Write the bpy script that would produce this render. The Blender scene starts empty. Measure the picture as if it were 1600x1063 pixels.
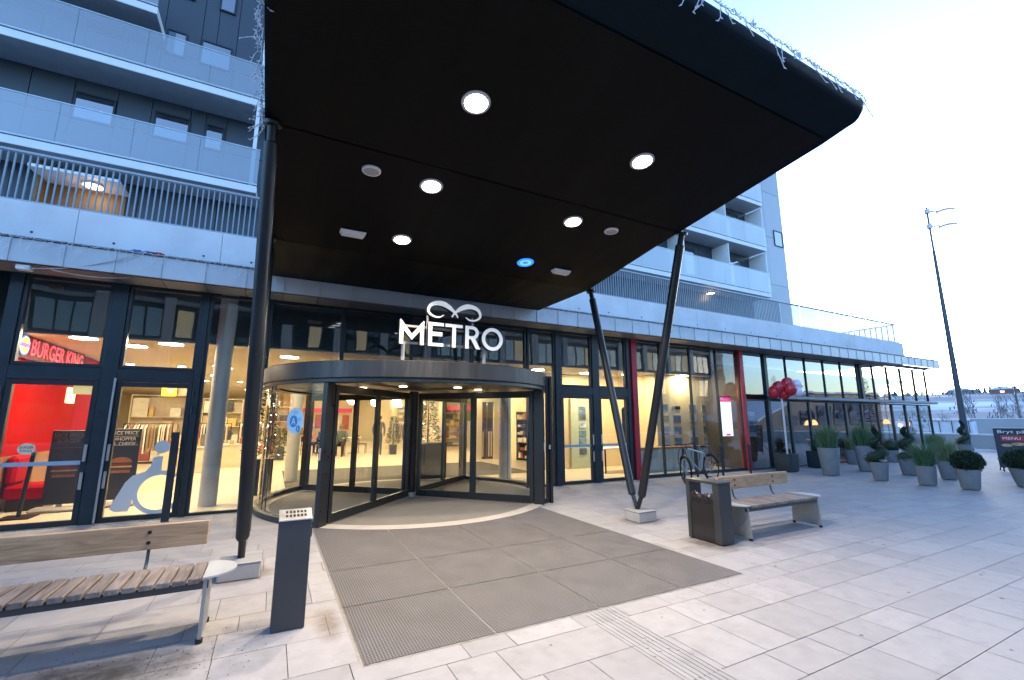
import bpy, bmesh, math, random
from mathutils import Vector, Matrix, Quaternion
R=math.radians; PI=math.pi
rnd=random.Random(7)
SC=bpy.context.scene; COL=SC.collection
# ------------------------------------------------------------------ helpers
class MB:
    """collects shapes; build() links them as ONE mesh object"""
    def __init__(s): s.v=[]; s.f=[]; s.sm=[]; s.mi=[]
    def add(s,vs,fs,smooth=False,m=0):
        b=len(s.v); s.v+= [tuple(p) for p in vs]
        for f in fs: s.f.append(tuple(b+i for i in f)); s.sm.append(smooth); s.mi.append(m)
        return s
    def quad(s,a,b,c,d,m=0): return s.add([a,b,c,d],[(0,1,2,3)],False,m)
    def box(s,x0,x1,y0,y1,z0,z1,m=0):
        vs=[(x,y,z) for z in (z0,z1) for y in (y0,y1) for x in (x0,x1)]
        return s.add(vs,[(0,2,3,1),(4,5,7,6),(0,1,5,4),(2,6,7,3),(0,4,6,2),(1,3,7,5)],False,m)
    def cbox(s,x0,x1,y0,y1,z0,z1,b=.006,m=0,M=None):
        """chamfered box"""
        c=[(x0+x1)/2,(y0+y1)/2,(z0+z1)/2]; h=[(x1-x0)/2,(y1-y0)/2,(z1-z0)/2]; b=min(b,min(h)*.9)
        idx={}; vs=[]
        for sx in (-1,1):
            for sy in (-1,1):
                for sz in (-1,1):
                    sg=(sx,sy,sz)
                    for a in range(3):
                        p=[c[i]+sg[i]*(h[i]-(0 if i==a else b)) for i in range(3)]
                        idx[sg,a]=len(vs); vs.append(tuple(p) if M is None else tuple(M@Vector(p)))
        fs=[]
        for a in range(3):
            u,v=[i for i in range(3) if i!=a]
            for sg in (-1,1):
                q=[]
                for su,sv in ((-1,-1),(1,-1),(1,1),(-1,1)):
                    t=[0,0,0]; t[a]=sg; t[u]=su; t[v]=sv; q.append(idx[tuple(t),a])
                fs.append(tuple(q))
        for a in range(3):
            u,v=[i for i in range(3) if i!=a]
            for su in (-1,1):
                for sv in (-1,1):
                    q=[]
                    for sa,ax in ((-1,u),(1,u),(1,v),(-1,v)):
                        t=[0,0,0]; t[a]=sa; t[u]=su; t[v]=sv; q.append(idx[tuple(t),ax])
                    fs.append(tuple(q))
        for sx in (-1,1):
            for sy in (-1,1):
                for sz in (-1,1): fs.append(tuple(idx[(sx,sy,sz),a] for a in range(3)))
        return s.add(vs,fs,False,m)
    def cyl(s,p0,p1,r0,r1=None,n=14,caps=True,m=0):
        r1=r0 if r1 is None else r1
        p0=Vector(p0);p1=Vector(p1); d=(p1-p0).normalized()
        u=d.orthogonal().normalized(); w=d.cross(u)
        vs=[];fs=[]
        for p,r in ((p0,r0),(p1,r1)):
            for i in range(n):
                a=2*PI*i/n; vs.append(p+u*(r*math.cos(a))+w*(r*math.sin(a)))
        for i in range(n): fs.append((i,(i+1)%n,n+(i+1)%n,n+i))
        s.add(vs,fs,True,m)
        if caps: s.add(vs[:n],[tuple(range(n))[::-1]],False,m); s.add(vs[n:],[tuple(range(n))],False,m)
        return s
    def tube(s,pts,r,n=6,closed=False,m=0,caps=True):
        pts=[Vector(p) for p in pts]; N=len(pts); rs=r if hasattr(r,'__len__') else [r]*N
        vs=[];fs=[];u=None
        for i,p in enumerate(pts):
            if closed: d=pts[(i+1)%N]-pts[i-1]
            else: d=pts[min(i+1,N-1)]-pts[max(i-1,0)]
            if d.length<1e-9: d=Vector((0,0,1))
            d.normalize()
            if u is None: u=d.orthogonal().normalized()
            else:
                u=u-d*u.dot(d)
                u=u.normalized() if u.length>1e-6 else d.orthogonal().normalized()
            w=d.cross(u)
            for k in range(n):
                a=2*PI*k/n; vs.append(p+u*(rs[i]*math.cos(a))+w*(rs[i]*math.sin(a)))
        for i in range(N if closed else N-1):
            j=(i+1)%N
            for k in range(n): fs.append((i*n+k,i*n+(k+1)%n,j*n+(k+1)%n,j*n+k))
        if caps and not closed: fs+= [tuple(range(n))[::-1],tuple((N-1)*n+k for k in range(n))]
        return s.add(vs,fs,True,m)
    def lathe(s,prof,c=(0,0,0),n=24,m=0,a0=0,a1=2*PI,axis=None):
        vs=[];fs=[];full=abs(a1-a0-2*PI)<1e-6; K=n if full else n+1
        for r,z in prof:
            for i in range(K):
                a=a0+(a1-a0)*i/n; vs.append((c[0]+r*math.cos(a),c[1]+r*math.sin(a),c[2]+z))
        for j in range(len(prof)-1):
            for i in range(n):
                k=(i+1)%K if full else i+1
                fs.append((j*K+i,j*K+k,(j+1)*K+k,(j+1)*K+i))
        return s.add(vs,fs,True,m)
    def prism(s,poly,o,U,V,N,d,m=0,bevel=0,smooth=False):
        """2-D outline in the frame o,U,V pushed d along N"""
        o=Vector(o);U=Vector(U);V=Vector(V);N=Vector(N); n=len(poly)
        a=[o+U*p[0]+V*p[1] for p in poly]; b=[p+N*d for p in a]
        s.add(a,[tuple(range(n))[::-1]],False,m); s.add(b,[tuple(range(n))],False,m)
        s.add(a+b,[(i,(i+1)%n,n+(i+1)%n,n+i) for i in range(n)],smooth,m)
        return s
    def sphere(s,c,r,nu=16,nv=10,m=0,noise=0):
        r=r if hasattr(r,'__len__') else (r,r,r); vs=[];fs=[]
        for j in range(1,nv):
            t=PI*j/nv
            for i in range(nu):
                a=2*PI*i/nu; q=1+noise*(rnd.random()-.5)
                vs.append((c[0]+r[0]*q*math.sin(t)*math.cos(a),c[1]+r[1]*q*math.sin(t)*math.sin(a),c[2]+r[2]*q*math.cos(t)))
        T=len(vs); vs+= [(c[0],c[1],c[2]+r[2]),(c[0],c[1],c[2]-r[2])]
        for j in range(nv-2):
            for i in range(nu): fs.append((j*nu+i,(j+1)*nu+i,(j+1)*nu+(i+1)%nu,j*nu+(i+1)%nu))
        for i in range(nu): fs.append((T,i,(i+1)%nu)); fs.append((T+1,(nv-2)*nu+(i+1)%nu,(nv-2)*nu+i))
        return s.add(vs,fs,True,m)
    def build(s,name,mat,parent=None,recalc=True,angle=35):
        o=Vector((0,0,0)); p=parent
        while p is not None: o+=p.location; p=p.parent
        me=bpy.data.meshes.new(name)
        me.from_pydata([(v[0]-o.x,v[1]-o.y,v[2]-o.z) for v in s.v],[],s.f)
        me.polygons.foreach_set('use_smooth',s.sm)
        for mm in (mat if isinstance(mat,(list,tuple)) else [mat]): me.materials.append(mm)
        if any(s.mi): me.polygons.foreach_set('material_index',s.mi)
        if recalc:
            bm=bmesh.new(); bm.from_mesh(me); bmesh.ops.recalc_face_normals(bm,faces=bm.faces); bm.to_mesh(me); bm.free()
        me.update()
        if any(s.sm):
            try: me.set_sharp_from_angle(angle=R(angle))
            except Exception: pass
        ob=bpy.data.objects.new(name,me); COL.objects.link(ob)
        if parent is not None: ob.parent=parent
        return ob
def tag(o,label=None,cat=None,group=None,kind=None):
    if label: o['label']=label
    if cat: o['category']=cat
    if group: o['group']=group
    if kind: o['kind']=kind
    return o
def thing(name,label,cat,loc=(0,0,0),group=None):
    o=bpy.data.objects.new(name,None); COL.objects.link(o); o.location=loc; o.empty_display_size=.1
    return tag(o,label,cat,group)
def kids(o): return [c for c in COL.objects if c.parent is o]
def copy_tree(o,parent=None):
    c=o.copy(); COL.objects.link(c)
    if parent is not None: c.parent=parent
    for ch in list(o.children): copy_tree(ch,c)
    return c
def text_polys(txt,size,font_w=1.0):
    """letter meshes (verts, faces) of a text line, flat in XY, left aligned"""
    cu=bpy.data.curves.new('lettering','FONT'); cu.body=txt; cu.size=size; cu.resolution_u=3
    ob=bpy.data.objects.new('lettering',cu); COL.objects.link(ob)
    dg=bpy.context.evaluated_depsgraph_get(); dg.update()
    me=bpy.data.meshes.new_from_object(ob.evaluated_get(dg))
    vs=[(v.co.x*font_w,v.co.y) for v in me.vertices]; fs=[tuple(p.vertices) for p in me.polygons]
    bpy.data.objects.remove(ob); bpy.data.curves.remove(cu); bpy.data.meshes.remove(me)
    return vs,fs
def put_text(mb,txt,o,U,V,size,m=0,width=None,center=False):
    vs,fs=text_polys(txt,size)
    xs=[v[0] for v in vs]; w=max(xs)-min(xs); x0=min(xs); k=1 if width is None else width/w
    off=(-w*k/2 if center else 0)
    o=Vector(o);U=Vector(U);V=Vector(V)
    mb.add([o+U*((v[0]-x0)*k+off)+V*v[1] for v in vs],fs,False,m)
# ------------------------------------------------------------------ materials
MATS={}
def mat(name,col,rough=.5,metal=0,var=.12,scale=4,bump=0,bscale=40,spec=.5,emit=None,estr=0,stretch=(1,1,1),island=0,coat=0,dirt=0,dirtcol=(.08,.07,.06),detail=4,rvar=.08):
    if name in MATS: return MATS[name]
    m=bpy.data.materials.new(name); m.use_nodes=True; nt=m.node_tree; N=nt.nodes; L=nt.links
    b=N['Principled BSDF']; b.inputs['Roughness'].default_value=rough; b.inputs['Metallic'].default_value=metal
    b.inputs['Specular IOR Level'].default_value=spec; b.inputs['Coat Weight'].default_value=coat
    tc=N.new('ShaderNodeTexCoord'); mp=N.new('ShaderNodeMapping'); mp.inputs['Scale'].default_value=stretch
    L.new(tc.outputs['Object'],mp.inputs['Vector'])
    no=N.new('ShaderNodeTexNoise'); no.inputs['Scale'].default_value=scale; no.inputs['Detail'].default_value=detail
    L.new(mp.outputs[0],no.inputs['Vector'])
    hsv=N.new('ShaderNodeHueSaturation'); hsv.inputs['Color'].default_value=(*col,1)
    mr=N.new('ShaderNodeMapRange'); mr.inputs[1].default_value=.25; mr.inputs[2].default_value=.75; mr.inputs[3].default_value=1-var; mr.inputs[4].default_value=1+var
    L.new(no.outputs[0],mr.inputs[0])
    val=mr.outputs[0]
    if island:
        ge=N.new('ShaderNodeNewGeometry'); m2=N.new('ShaderNodeMapRange'); m2.inputs[3].default_value=1-island; m2.inputs[4].default_value=1+island
        L.new(ge.outputs['Random Per Island'],m2.inputs[0]); mu=N.new('ShaderNodeMath'); mu.operation='MULTIPLY'
        L.new(val,mu.inputs[0]); L.new(m2.outputs[0],mu.inputs[1]); val=mu.outputs[0]
    L.new(val,hsv.inputs['Value']); c=hsv.outputs[0]
    if dirt:
        n2=N.new('ShaderNodeTexNoise'); n2.inputs['Scale'].default_value=scale*.6; n2.inputs['Detail'].default_value=8; n2.inputs['Roughness'].default_value=.7
        L.new(mp.outputs[0],n2.inputs['Vector'])
        m3=N.new('ShaderNodeMapRange'); m3.inputs[1].default_value=.52; m3.inputs[2].default_value=.72; m3.inputs[3].default_value=0; m3.inputs[4].default_value=dirt
        L.new(n2.outputs[0],m3.inputs[0]); mx=N.new('ShaderNodeMix'); mx.data_type='RGBA'
        L.new(m3.outputs[0],mx.inputs['Factor']); L.new(c,mx.inputs[6]); mx.inputs[7].default_value=(*dirtcol,1); c=mx.outputs[2]
    L.new(c,b.inputs['Base Color'])
    r2=N.new('ShaderNodeMapRange'); r2.inputs[1].default_value=.3; r2.inputs[2].default_value=.7; r2.inputs[3].default_value=max(0,rough-rvar); r2.inputs[4].default_value=min(1,rough+rvar)
    L.new(no.outputs[0],r2.inputs[0]); L.new(r2.outputs[0],b.inputs['Roughness'])
    if bump:
        nb=N.new('ShaderNodeTexNoise'); nb.inputs['Scale'].default_value=bscale; nb.inputs['Detail'].default_value=5
        L.new(mp.outputs[0],nb.inputs['Vector'])
        bu=N.new('ShaderNodeBump'); bu.inputs['Strength'].default_value=bump; bu.inputs['Distance'].default_value=.01
        L.new(nb.outputs[0],bu.inputs['Height']); L.new(bu.outputs[0],b.inputs['Normal'])
    if emit: b.inputs['Emission Color'].default_value=(*emit,1); b.inputs['Emission Strength'].default_value=estr
    MATS[name]=m; return m
def glass(name,tint=(.93,.97,.96),f0=.08,fmax=1,dust=.0,rough=0,power=5):
    if name in MATS: return MATS[name]
    m=bpy.data.materials.new(name); m.use_nodes=True; nt=m.node_tree; N=nt.nodes; L=nt.links
    N.remove(N['Principled BSDF']); out=N['Material Output']
    tr=N.new('ShaderNodeBsdfTransparent'); tr.inputs[0].default_value=(*tint,1)
    gl=N.new('ShaderNodeBsdfGlossy'); gl.inputs['Roughness'].default_value=rough
    lw=N.new('ShaderNodeLayerWeight'); lw.inputs[0].default_value=.5
    pw=N.new('ShaderNodeMath'); pw.operation='POWER'; L.new(lw.outputs['Facing'],pw.inputs[0]); pw.inputs[1].default_value=power
    mr=N.new('ShaderNodeMapRange'); mr.inputs[3].default_value=f0; mr.inputs[4].default_value=fmax; L.new(pw.outputs[0],mr.inputs[0])
    # slight pane wobble so that reflections are not mirror perfect
    tc=N.new('ShaderNodeTexCoord'); no=N.new('ShaderNodeTexNoise'); no.inputs['Scale'].default_value=.9; no.inputs['Detail'].default_value=1
    L.new(tc.outputs['Object'],no.inputs['Vector']); bu=N.new('ShaderNodeBump'); bu.inputs['Strength'].default_value=.25; bu.inputs['Distance'].default_value=.012
    L.new(no.outputs[0],bu.inputs['Height']); L.new(bu.outputs[0],gl.inputs['Normal'])
    mx=N.new('ShaderNodeMixShader'); L.new(mr.outputs[0],mx.inputs[0]); L.new(tr.outputs[0],mx.inputs[1]); L.new(gl.outputs[0],mx.inputs[2])
    last=mx
    if dust:
        df=N.new('ShaderNodeBsdfDiffuse'); df.inputs[0].default_value=(.75,.8,.82,1); m2=N.new('ShaderNodeMixShader'); m2.inputs[0].default_value=dust
        L.new(mx.outputs[0],m2.inputs[1]); L.new(df.outputs[0],m2.inputs[2]); last=m2
    L.new(last.outputs[0],out.inputs[0]); MATS[name]=m; return m
def emis(name,col,st,fleck=0):
    if name in MATS: return MATS[name]
    m=mat(name,tuple(min(c,.8) for c in col),.5,var=.02,emit=col,estr=st); return m
M_alu=mat('anthracite_aluminium',(.010,.020,.028),.38,0,.15,6,spec=.5)
M_black=mat('black_powder_coat',(.007,.008,.010),.35,0,.15,8)
M_steel=mat('brushed_steel',(.5,.5,.5),.35,.9,.1,8,stretch=(1,1,30))
M_grey_steel=mat('grey_painted_steel',(.055,.058,.062),.4,.2,.12,5)
M_column=mat('column_paint',(.018,.021,.025),.34,.35,.18,3,stretch=(1,1,.3))
M_concrete=mat('fairfaced_concrete',(.78,.79,.79),.75,0,.10,1.3,bump=.15,bscale=25,dirt=.18,dirtcol=(.25,.25,.25))
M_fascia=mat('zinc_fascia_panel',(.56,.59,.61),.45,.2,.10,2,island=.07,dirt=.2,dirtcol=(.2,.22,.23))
M_soffit=mat('dark_soffit_board',(.005,.0043,.004),.6,0,.4,1.2,spec=.11,stretch=(3,.4,1),island=.15)
M_canopy=mat('dark_canopy_metal',(.004,.011,.017),.5,.0,.2,2,spec=.08)
M_slab=mat('granite_paver',(.325,.30,.288),.74,0,.10,7.0,bump=.12,bscale=120,island=.09,dirt=.45,dirtcol=(.20,.185,.165),detail=8)
M_grout=mat('paver_joint',(.17,.16,.155),.9,0,.2,5)
M_tan=mat('tan_threshold_stone',(.45,.39,.31),.6,0,.1,3)
M_tile=mat('cream_floor_tile',(.62,.52,.36),.42,0,.05,1.5,spec=.3,rvar=.01)
M_intmat=mat('brown_inner_mat',(.10,.085,.07),.8,0,.2,10)
M_cream=mat('cream_wall_paint',(.72,.62,.42),.6,0,.05,.7)
M_ceil=mat('warm_ceiling_board',(.62,.53,.40),.7,0,.05,.6)
M_bulk=mat('added_dark_bulkhead',(.02,.035,.04),.5,0,.2,1)
M_white=mat('white_enamel',(.80,.80,.80),.35,0,.03,3)
M_offwhite=mat('grey_white_metal',(.62,.63,.62),.4,.2,.08,4)
M_red=mat('red_painted_post',(.42,.012,.03),.45,0,.1,3)
M_redwall=mat('red_wall_panel',(.33,.002,.004),.7,0,.08,1,spec=.05)
M_woodpanel=mat('brown_wood_panel',(.26,.115,.05),.45,0,.25,2,stretch=(1,6,1))
M_glass=glass('facade_glass',(.90,.96,.945),.12,.95,power=2.8)
M_glassdoor=glass('drum_glass',(.95,.97,.95),.06,.9)
M_glasscafe=glass('cafe_glass',(.85,.93,.92),.24,.96,power=2.2)
M_glassbal=glass('balustrade_glass',(.50,.66,.72),.26,.95,dust=.13,power=2.5)
M_wood=None
def wood(name,c1,c2,sc=1,axis='x',rough=.6,island=.25):
    m=mat(name,c1,rough,0,.1,3,island=island); nt=m.node_tree; N=nt.nodes; L=nt.links
    tc=N.new('ShaderNodeTexCoord'); mp=N.new('ShaderNodeMapping'); mp.inputs['Scale'].default_value=(1.2*sc,14*sc,14*sc) if axis=='x' else (14*sc,1.2*sc,14*sc)
    L.new(tc.outputs['Object'],mp.inputs[0]); no=N.new('ShaderNodeTexNoise'); no.inputs['Scale'].default_value=2; no.inputs['Detail'].default_value=6; no.inputs['Distortion'].default_value=1.2
    L.new(mp.outputs[0],no.inputs['Vector']); cr=N.new('ShaderNodeValToRGB'); cr.color_ramp.elements[0].position=.36; cr.color_ramp.elements[0].color=(*c2,1); cr.color_ramp.elements[1].position=.62; cr.color_ramp.elements[1].color=(*c1,1)
    L.new(no.outputs[0],cr.inputs[0])
    hs=[n for n in N if n.type=='HUE_SAT'][0]; L.new(cr.outputs[0],hs.inputs['Color'])
    return m
M_board=wood('weathered_oak_board',(.56,.36,.20),(.36,.21,.11),1,'x')
M_slat=wood('grey_weathered_slat',(.25,.20,.17),(.13,.10,.085),1,'y')
# ------------------------------------------------------------------ camera, world, sun
cam=bpy.data.cameras.new('camera'); co=bpy.data.objects.new('camera',cam); COL.objects.link(co); SC.camera=co
cam.sensor_width=36; cam.lens=36*698.85/1600; cam.clip_end=2000; cam.clip_start=.05
co.location=(0,0,1.6)
yaw,pit=R(27.837),R(10.038)
fw=Vector((math.sin(yaw)*math.cos(pit),math.cos(yaw)*math.cos(pit),math.sin(pit)))
q=fw.to_track_quat('-Z','Y'); co.rotation_mode='QUATERNION'; co.rotation_quaternion=q
SUN_AZ,SUN_EL=R(66),R(4.5)      # azimuth from +Y towards +X
W=bpy.data.worlds.new('World'); SC.world=W; W.use_nodes=True; wn=W.node_tree.nodes; wl=W.node_tree.links
bg=wn['Background']; sky=wn.new('ShaderNodeTexSky'); sky.sky_type='NISHITA'; sky.sun_disc=False
sky.sun_elevation=SUN_EL; sky.sun_rotation=SUN_AZ; sky.altitude=0; sky.air_density=1.0; sky.dust_density=1.0; sky.ozone_density=4.0
tint=wn.new('ShaderNodeMix'); tint.data_type='RGBA'; tint.blend_type='MULTIPLY'; tint.inputs['Factor'].default_value=1; tint.inputs[7].default_value=(.93,.962,1.025,1)
hs_=wn.new('ShaderNodeHueSaturation'); hs_.inputs['Saturation'].default_value=.84; wl.new(sky.outputs[0],hs_.inputs['Color']); wl.new(hs_.outputs[0],tint.inputs[6]); wl.new(tint.outputs[2],bg.inputs[0]); bg.inputs[1].default_value=.15
sl=bpy.data.lights.new('sun','SUN'); sl.energy=.15; sl.angle=R(25); sl.color=(1,.86,.74)
so=bpy.data.objects.new('sun',sl); COL.objects.link(so); so.location=(60,10,30)
so.rotation_mode='QUATERNION'; so.rotation_quaternion=(-Vector((math.sin(SUN_AZ)*math.cos(SUN_EL),math.cos(SUN_AZ)*math.cos(SUN_EL),math.sin(SUN_EL)))).to_track_quat('-Z','Y')
SC.view_settings.view_transform='Standard'; SC.view_settings.look='None'; SC.view_settings.exposure=3.3; SC.view_settings.gamma=1
SC.cycles.max_bounces=10; SC.cycles.transparent_max_bounces=24; SC.cycles.glossy_bounces=4; SC.cycles.diffuse_bounces=4
SC.cycles.sample_clamp_indirect=6; SC.cycles.use_denoising=True; SC.cycles.caustics_reflective=False; SC.cycles.caustics_refractive=False
# ------------------------------------------------------------------ ground, paving, mat
b=MB(); b.quad((-600,-600,-.05),(800,-600,-.05),(800,700,-.05),(-600,700,-.05))
tag(b.build('ground',mat('snowy_ground',(.5,.52,.55),.9,0,.3,.05)),kind='structure')
b=MB()
PX0,PX1=-26,37
b.quad((PX0,-18,-.008),(PX1,-18,-.008),(PX1,9.45,-.008),(PX0,9.45,-.008))
tag(b.build('paving_joints',M_grout,recalc=False),kind='structure')
b=MB(); r2=random.Random(3)
ys=[2.715,2.225,1.92,1.51]
y=2.715; rows=[(2.225,2.715),(1.92,2.225),(1.515,1.92)]
y=1.515; hs=[.49,.305,.40]; k=0
while y>-18: h=hs[k%3]; rows.append((max(y-h,-18),y)); y-=h; k+=1
y=2.715; k=2
while y<9.44: h=hs[k%3]; rows.append((y,min(y+h,9.45))); y+=h; k+=2
J=.0026
for (y0,y1) in rows:
    if y1-y0<.06: continue
    x=PX0+r2.random()*.4
    while x<PX1:
        w=r2.choice([.36,.45,.5,.6,.75,.9]); x1=min(x+w,PX1)
        if y0<2.75 and y1>1.2 and x<2.4<x1: x1=2.4
        b.quad((x+J,y0+J,r2.uniform(0,.0015)),(x1-J,y0+J,r2.uniform(0,.0015)),(x1-J,y1-J,r2.uniform(0,.0015)),(x+J,y1-J,r2.uniform(0,.0015)))
        x=x1
tag(b.build('plaza_paving',M_slab,recalc=False),kind='structure')
# tactile guide strip running out from the mat
b=MB()
for i in range(7):
    xx=2.43+i*.043
    yy=3.31
    while yy>-3:
        l=r2.uniform(.5,.9); b.cbox(xx,xx+.024,max(yy-l,-3),yy-.012,.0016,.0052,.0015); yy-=l
tag(b.build('tactile_paving',mat('worn_tactile_stone',(.30,.285,.275),.75,0,.12,6,island=.08,dirt=.3)),kind='structure')
# entrance mat: 4 x 3 ribbed panels cut by the curve of the drum
DC=(2.7,9.68); DR=2.87
def mat_material():
    m=mat('ribbed_entrance_mat',(.135,.125,.125),.75,0,.15,3,dirt=.1,dirtcol=(.3,.28,.26)); nt=m.node_tree; N=nt.nodes; L=nt.links
    tc=N.new('ShaderNodeTexCoord'); sp=N.new('ShaderNodeSeparateXYZ'); L.new(tc.outputs['Object'],sp.inputs[0])
    outs=[]
    for a,k in (('X',2*PI/.022),('Y',2*PI/.022)):
        mu=N.new('ShaderNodeMath'); mu.operation='MULTIPLY'; mu.inputs[1].default_value=k; L.new(sp.outputs[a],mu.inputs[0])
        si=N.new('ShaderNodeMath'); si.operation='SINE'; L.new(mu.outputs[0],si.inputs[0])
        mr=N.new('ShaderNodeMapRange'); mr.inputs[1].default_value=-.2; mr.inputs[2].default_value=.7; L.new(si.outputs[0],mr.inputs[0]); outs.append(mr.outputs[0])
    mi=N.new('ShaderNodeMath'); mi.operation='MAXIMUM'; L.new(outs[0],mi.inputs[0]); L.new(outs[1],mi.inputs[1])
    hs=[n for n in N if n.type=='HUE_SAT'][0]; cr=N.new('ShaderNodeMix'); cr.data_type='RGBA'; L.new(mi.outputs[0],cr.inputs['Factor'])
    cr.inputs[6].default_value=(.032,.029,.030,1); cr.inputs[7].default_value=(.16,.143,.133,1); L.new(cr.outputs[2],hs.inputs['Color'])
    bu=N.new('ShaderNodeBump'); bu.inputs['Strength'].default_value=.6; bu.inputs['Distance'].default_value=.004; L.new(mi.outputs[0],bu.inputs['Height']); L.new(bu.outputs[0],N['Principled BSDF'].inputs['Normal'])
    return m
MX=[.66,1.63,2.63,3.60,4.50]; MY=[3.34,4.37,5.41,7.4]
mt=thing('entrance_mat','large dark ribbed entrance mat of twelve panels in front of the revolving door','mat',(2.6,5,0))
fr=MB()
for i in range(4):
    for j in range(3):
        x0,x1=MX[i]+.006,MX[i+1]-.006; y0,y1=MY[j]+.006,MY[j+1]-.006
        b=MB()
        if j<2: b.quad((x0,y0,.006),(x1,y0,.006),(x1,y1,.006),(x0,y1,.006))
        else:
            pts=[(x0,y0),(x1,y0)]; n=14
            for s in range(n+1):
                xx=x1+(x0-x1)*s/n; d=DR**2-(xx-DC[0])**2
                pts.append((xx,DC[1]-math.sqrt(d)-.01))
            b.add([(p[0],p[1],.006) for p in pts],[tuple(range(len(pts)))])
        b.build('mat_panel',mat_material(),mt,recalc=False)
M_alustrip=mat('worn_alu_strip',(.33,.30,.27),.5,.4,.2,20)
fr.quad((.645,3.325,.0025),(4.515,3.325,.0025),(4.515,7.55,.0025),(.645,7.55,.0025))
fr.build('mat_frame',M_alustrip,mt,recalc=False)

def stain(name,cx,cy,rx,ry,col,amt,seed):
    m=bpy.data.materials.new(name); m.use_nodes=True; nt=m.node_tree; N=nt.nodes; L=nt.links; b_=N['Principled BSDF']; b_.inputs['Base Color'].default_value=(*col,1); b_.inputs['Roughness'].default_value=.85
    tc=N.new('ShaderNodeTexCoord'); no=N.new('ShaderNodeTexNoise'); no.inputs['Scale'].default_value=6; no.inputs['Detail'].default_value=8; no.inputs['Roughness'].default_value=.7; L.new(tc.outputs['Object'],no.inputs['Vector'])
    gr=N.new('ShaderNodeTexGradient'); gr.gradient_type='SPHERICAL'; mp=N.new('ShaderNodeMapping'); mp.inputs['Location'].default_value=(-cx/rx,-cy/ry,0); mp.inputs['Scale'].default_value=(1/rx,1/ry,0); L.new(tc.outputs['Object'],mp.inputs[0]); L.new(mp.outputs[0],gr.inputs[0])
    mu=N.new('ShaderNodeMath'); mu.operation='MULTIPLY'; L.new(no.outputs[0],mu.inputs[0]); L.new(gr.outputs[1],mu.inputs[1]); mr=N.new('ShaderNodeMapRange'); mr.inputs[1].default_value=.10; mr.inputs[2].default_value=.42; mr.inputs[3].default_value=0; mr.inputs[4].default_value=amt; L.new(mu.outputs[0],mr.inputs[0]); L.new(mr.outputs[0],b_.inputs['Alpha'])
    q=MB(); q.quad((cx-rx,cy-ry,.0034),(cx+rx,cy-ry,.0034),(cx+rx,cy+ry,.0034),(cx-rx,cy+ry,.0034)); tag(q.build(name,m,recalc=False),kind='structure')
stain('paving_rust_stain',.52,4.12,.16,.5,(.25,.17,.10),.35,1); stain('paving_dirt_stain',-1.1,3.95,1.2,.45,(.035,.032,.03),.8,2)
stain('paving_brown_patch',5.25,4.3,.5,.55,(.12,.10,.085),.55,3); stain('paving_brown_trail',5.36,5.7,.5,.5,(.12,.10,.085),.5,4); stain('paving_brown_spot',-.2,5.75,.5,.45,(.12,.10,.085),.5,5)  # soft brown patches round the bin and the post feet
# ------------------------------------------------------------------ shopping centre (podium storey)
GY=9.5
mall=thing('shopping_centre','long glazed ground storey of the shopping centre with a zinc fascia and concrete parapet','building',(5,9.6,0))
XL,XR=-14,27
# floors / ceiling / walls inside
b=MB(); b.box(XL,13.55,9.46,36,-.2,.003); b.build('interior_floor',M_tile,mall)
b=MB(); b.box(13.55,26.95,9.46,14.5,-.2,.003); b.build('cafe_floor',mat('brown_cafe_floor',(.16,.11,.08),.35,0,.2,2),mall)
b=MB(); b.box(XL,13.6,10.7,36,3.10,3.25); b.build('interior_ceiling',M_ceil,mall)
b=MB(); b.box(13.6,26.9,10.2,14.5,3.3,3.42); b.build('cafe_ceiling',mat('cafe_ceiling_board',(.25,.24,.23),.7),mall)
b=MB(); b.box(XL,13.6,10.64,10.70,3.08,4.3); b.box(XL,26.9,9.58,10.64,4.2,4.3); b.build('added_bulkhead',M_bulk,mall)  # bulkhead is added; its dark face makes the upper panes dark
b=MB(); b.box(XL,10.6,36,36.2,0,3.25); b.box(XL-.2,XL,9.6,36.2,0,3.25); b.box(10.5,10.7,12.6,36,0,3.25); b.build('inner_wall',M_cream,mall)
b=MB(); b.box(7.6,11.25,12.5,12.6,0,3.1); b.box(11.25,11.33,11.05,12.6,0,3.1); b.box(11.33,13.62,11.05,11.15,0,3.1); b.build('office_wall',mat('warm_office_wall',(.70,.56,.30),.6,0,.05,.8),mall)
b=MB(); b.box(13.62,13.7,9.62,14.5,.003,3.3); b.box(13.7,23.7,14.4,14.5,.003,3.3); b.box(23.7,23.85,10.1,14.5,.003,3.3); b.build('cafe_wall',mat('dark_cafe_wall',(.09,.075,.07),.6,0,.3,1.2),mall)  # the end partition is added to darken the cafe so reflections show
# restaurant side wall : red above, wood below
b=MB(); b.box(-4.2,-4.1,9.75,15.3,.95,3.08); b.build('red_wall',M_redwall,mall)
b=MB()
yy=9.75
while yy<15.2: b.box(-4.2,-4.085,yy+.004,min(yy+.9,15.3)-.004,.003,.95); yy+=.9
b.build('wood_dado',M_woodpanel,mall)
for (cx,cy,r) in ((-.95,10.45,.15),(5.75,11.3,.17),(.55,13.5,.16),(5.5,25.5,.45),(7.4,23.2,.4),(-3,22,.4),(1.2,30,.4)):
    b=MB(); b.cyl((cx,cy,.004),(cx,cy,3.099 if cy>10.7 else 4.19),r,n=24); b.build('round_column',mat('pale_concrete_column',(.50,.50,.46),.6,0,.06,1) if cy<14 else M_cream,mall)
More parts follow.
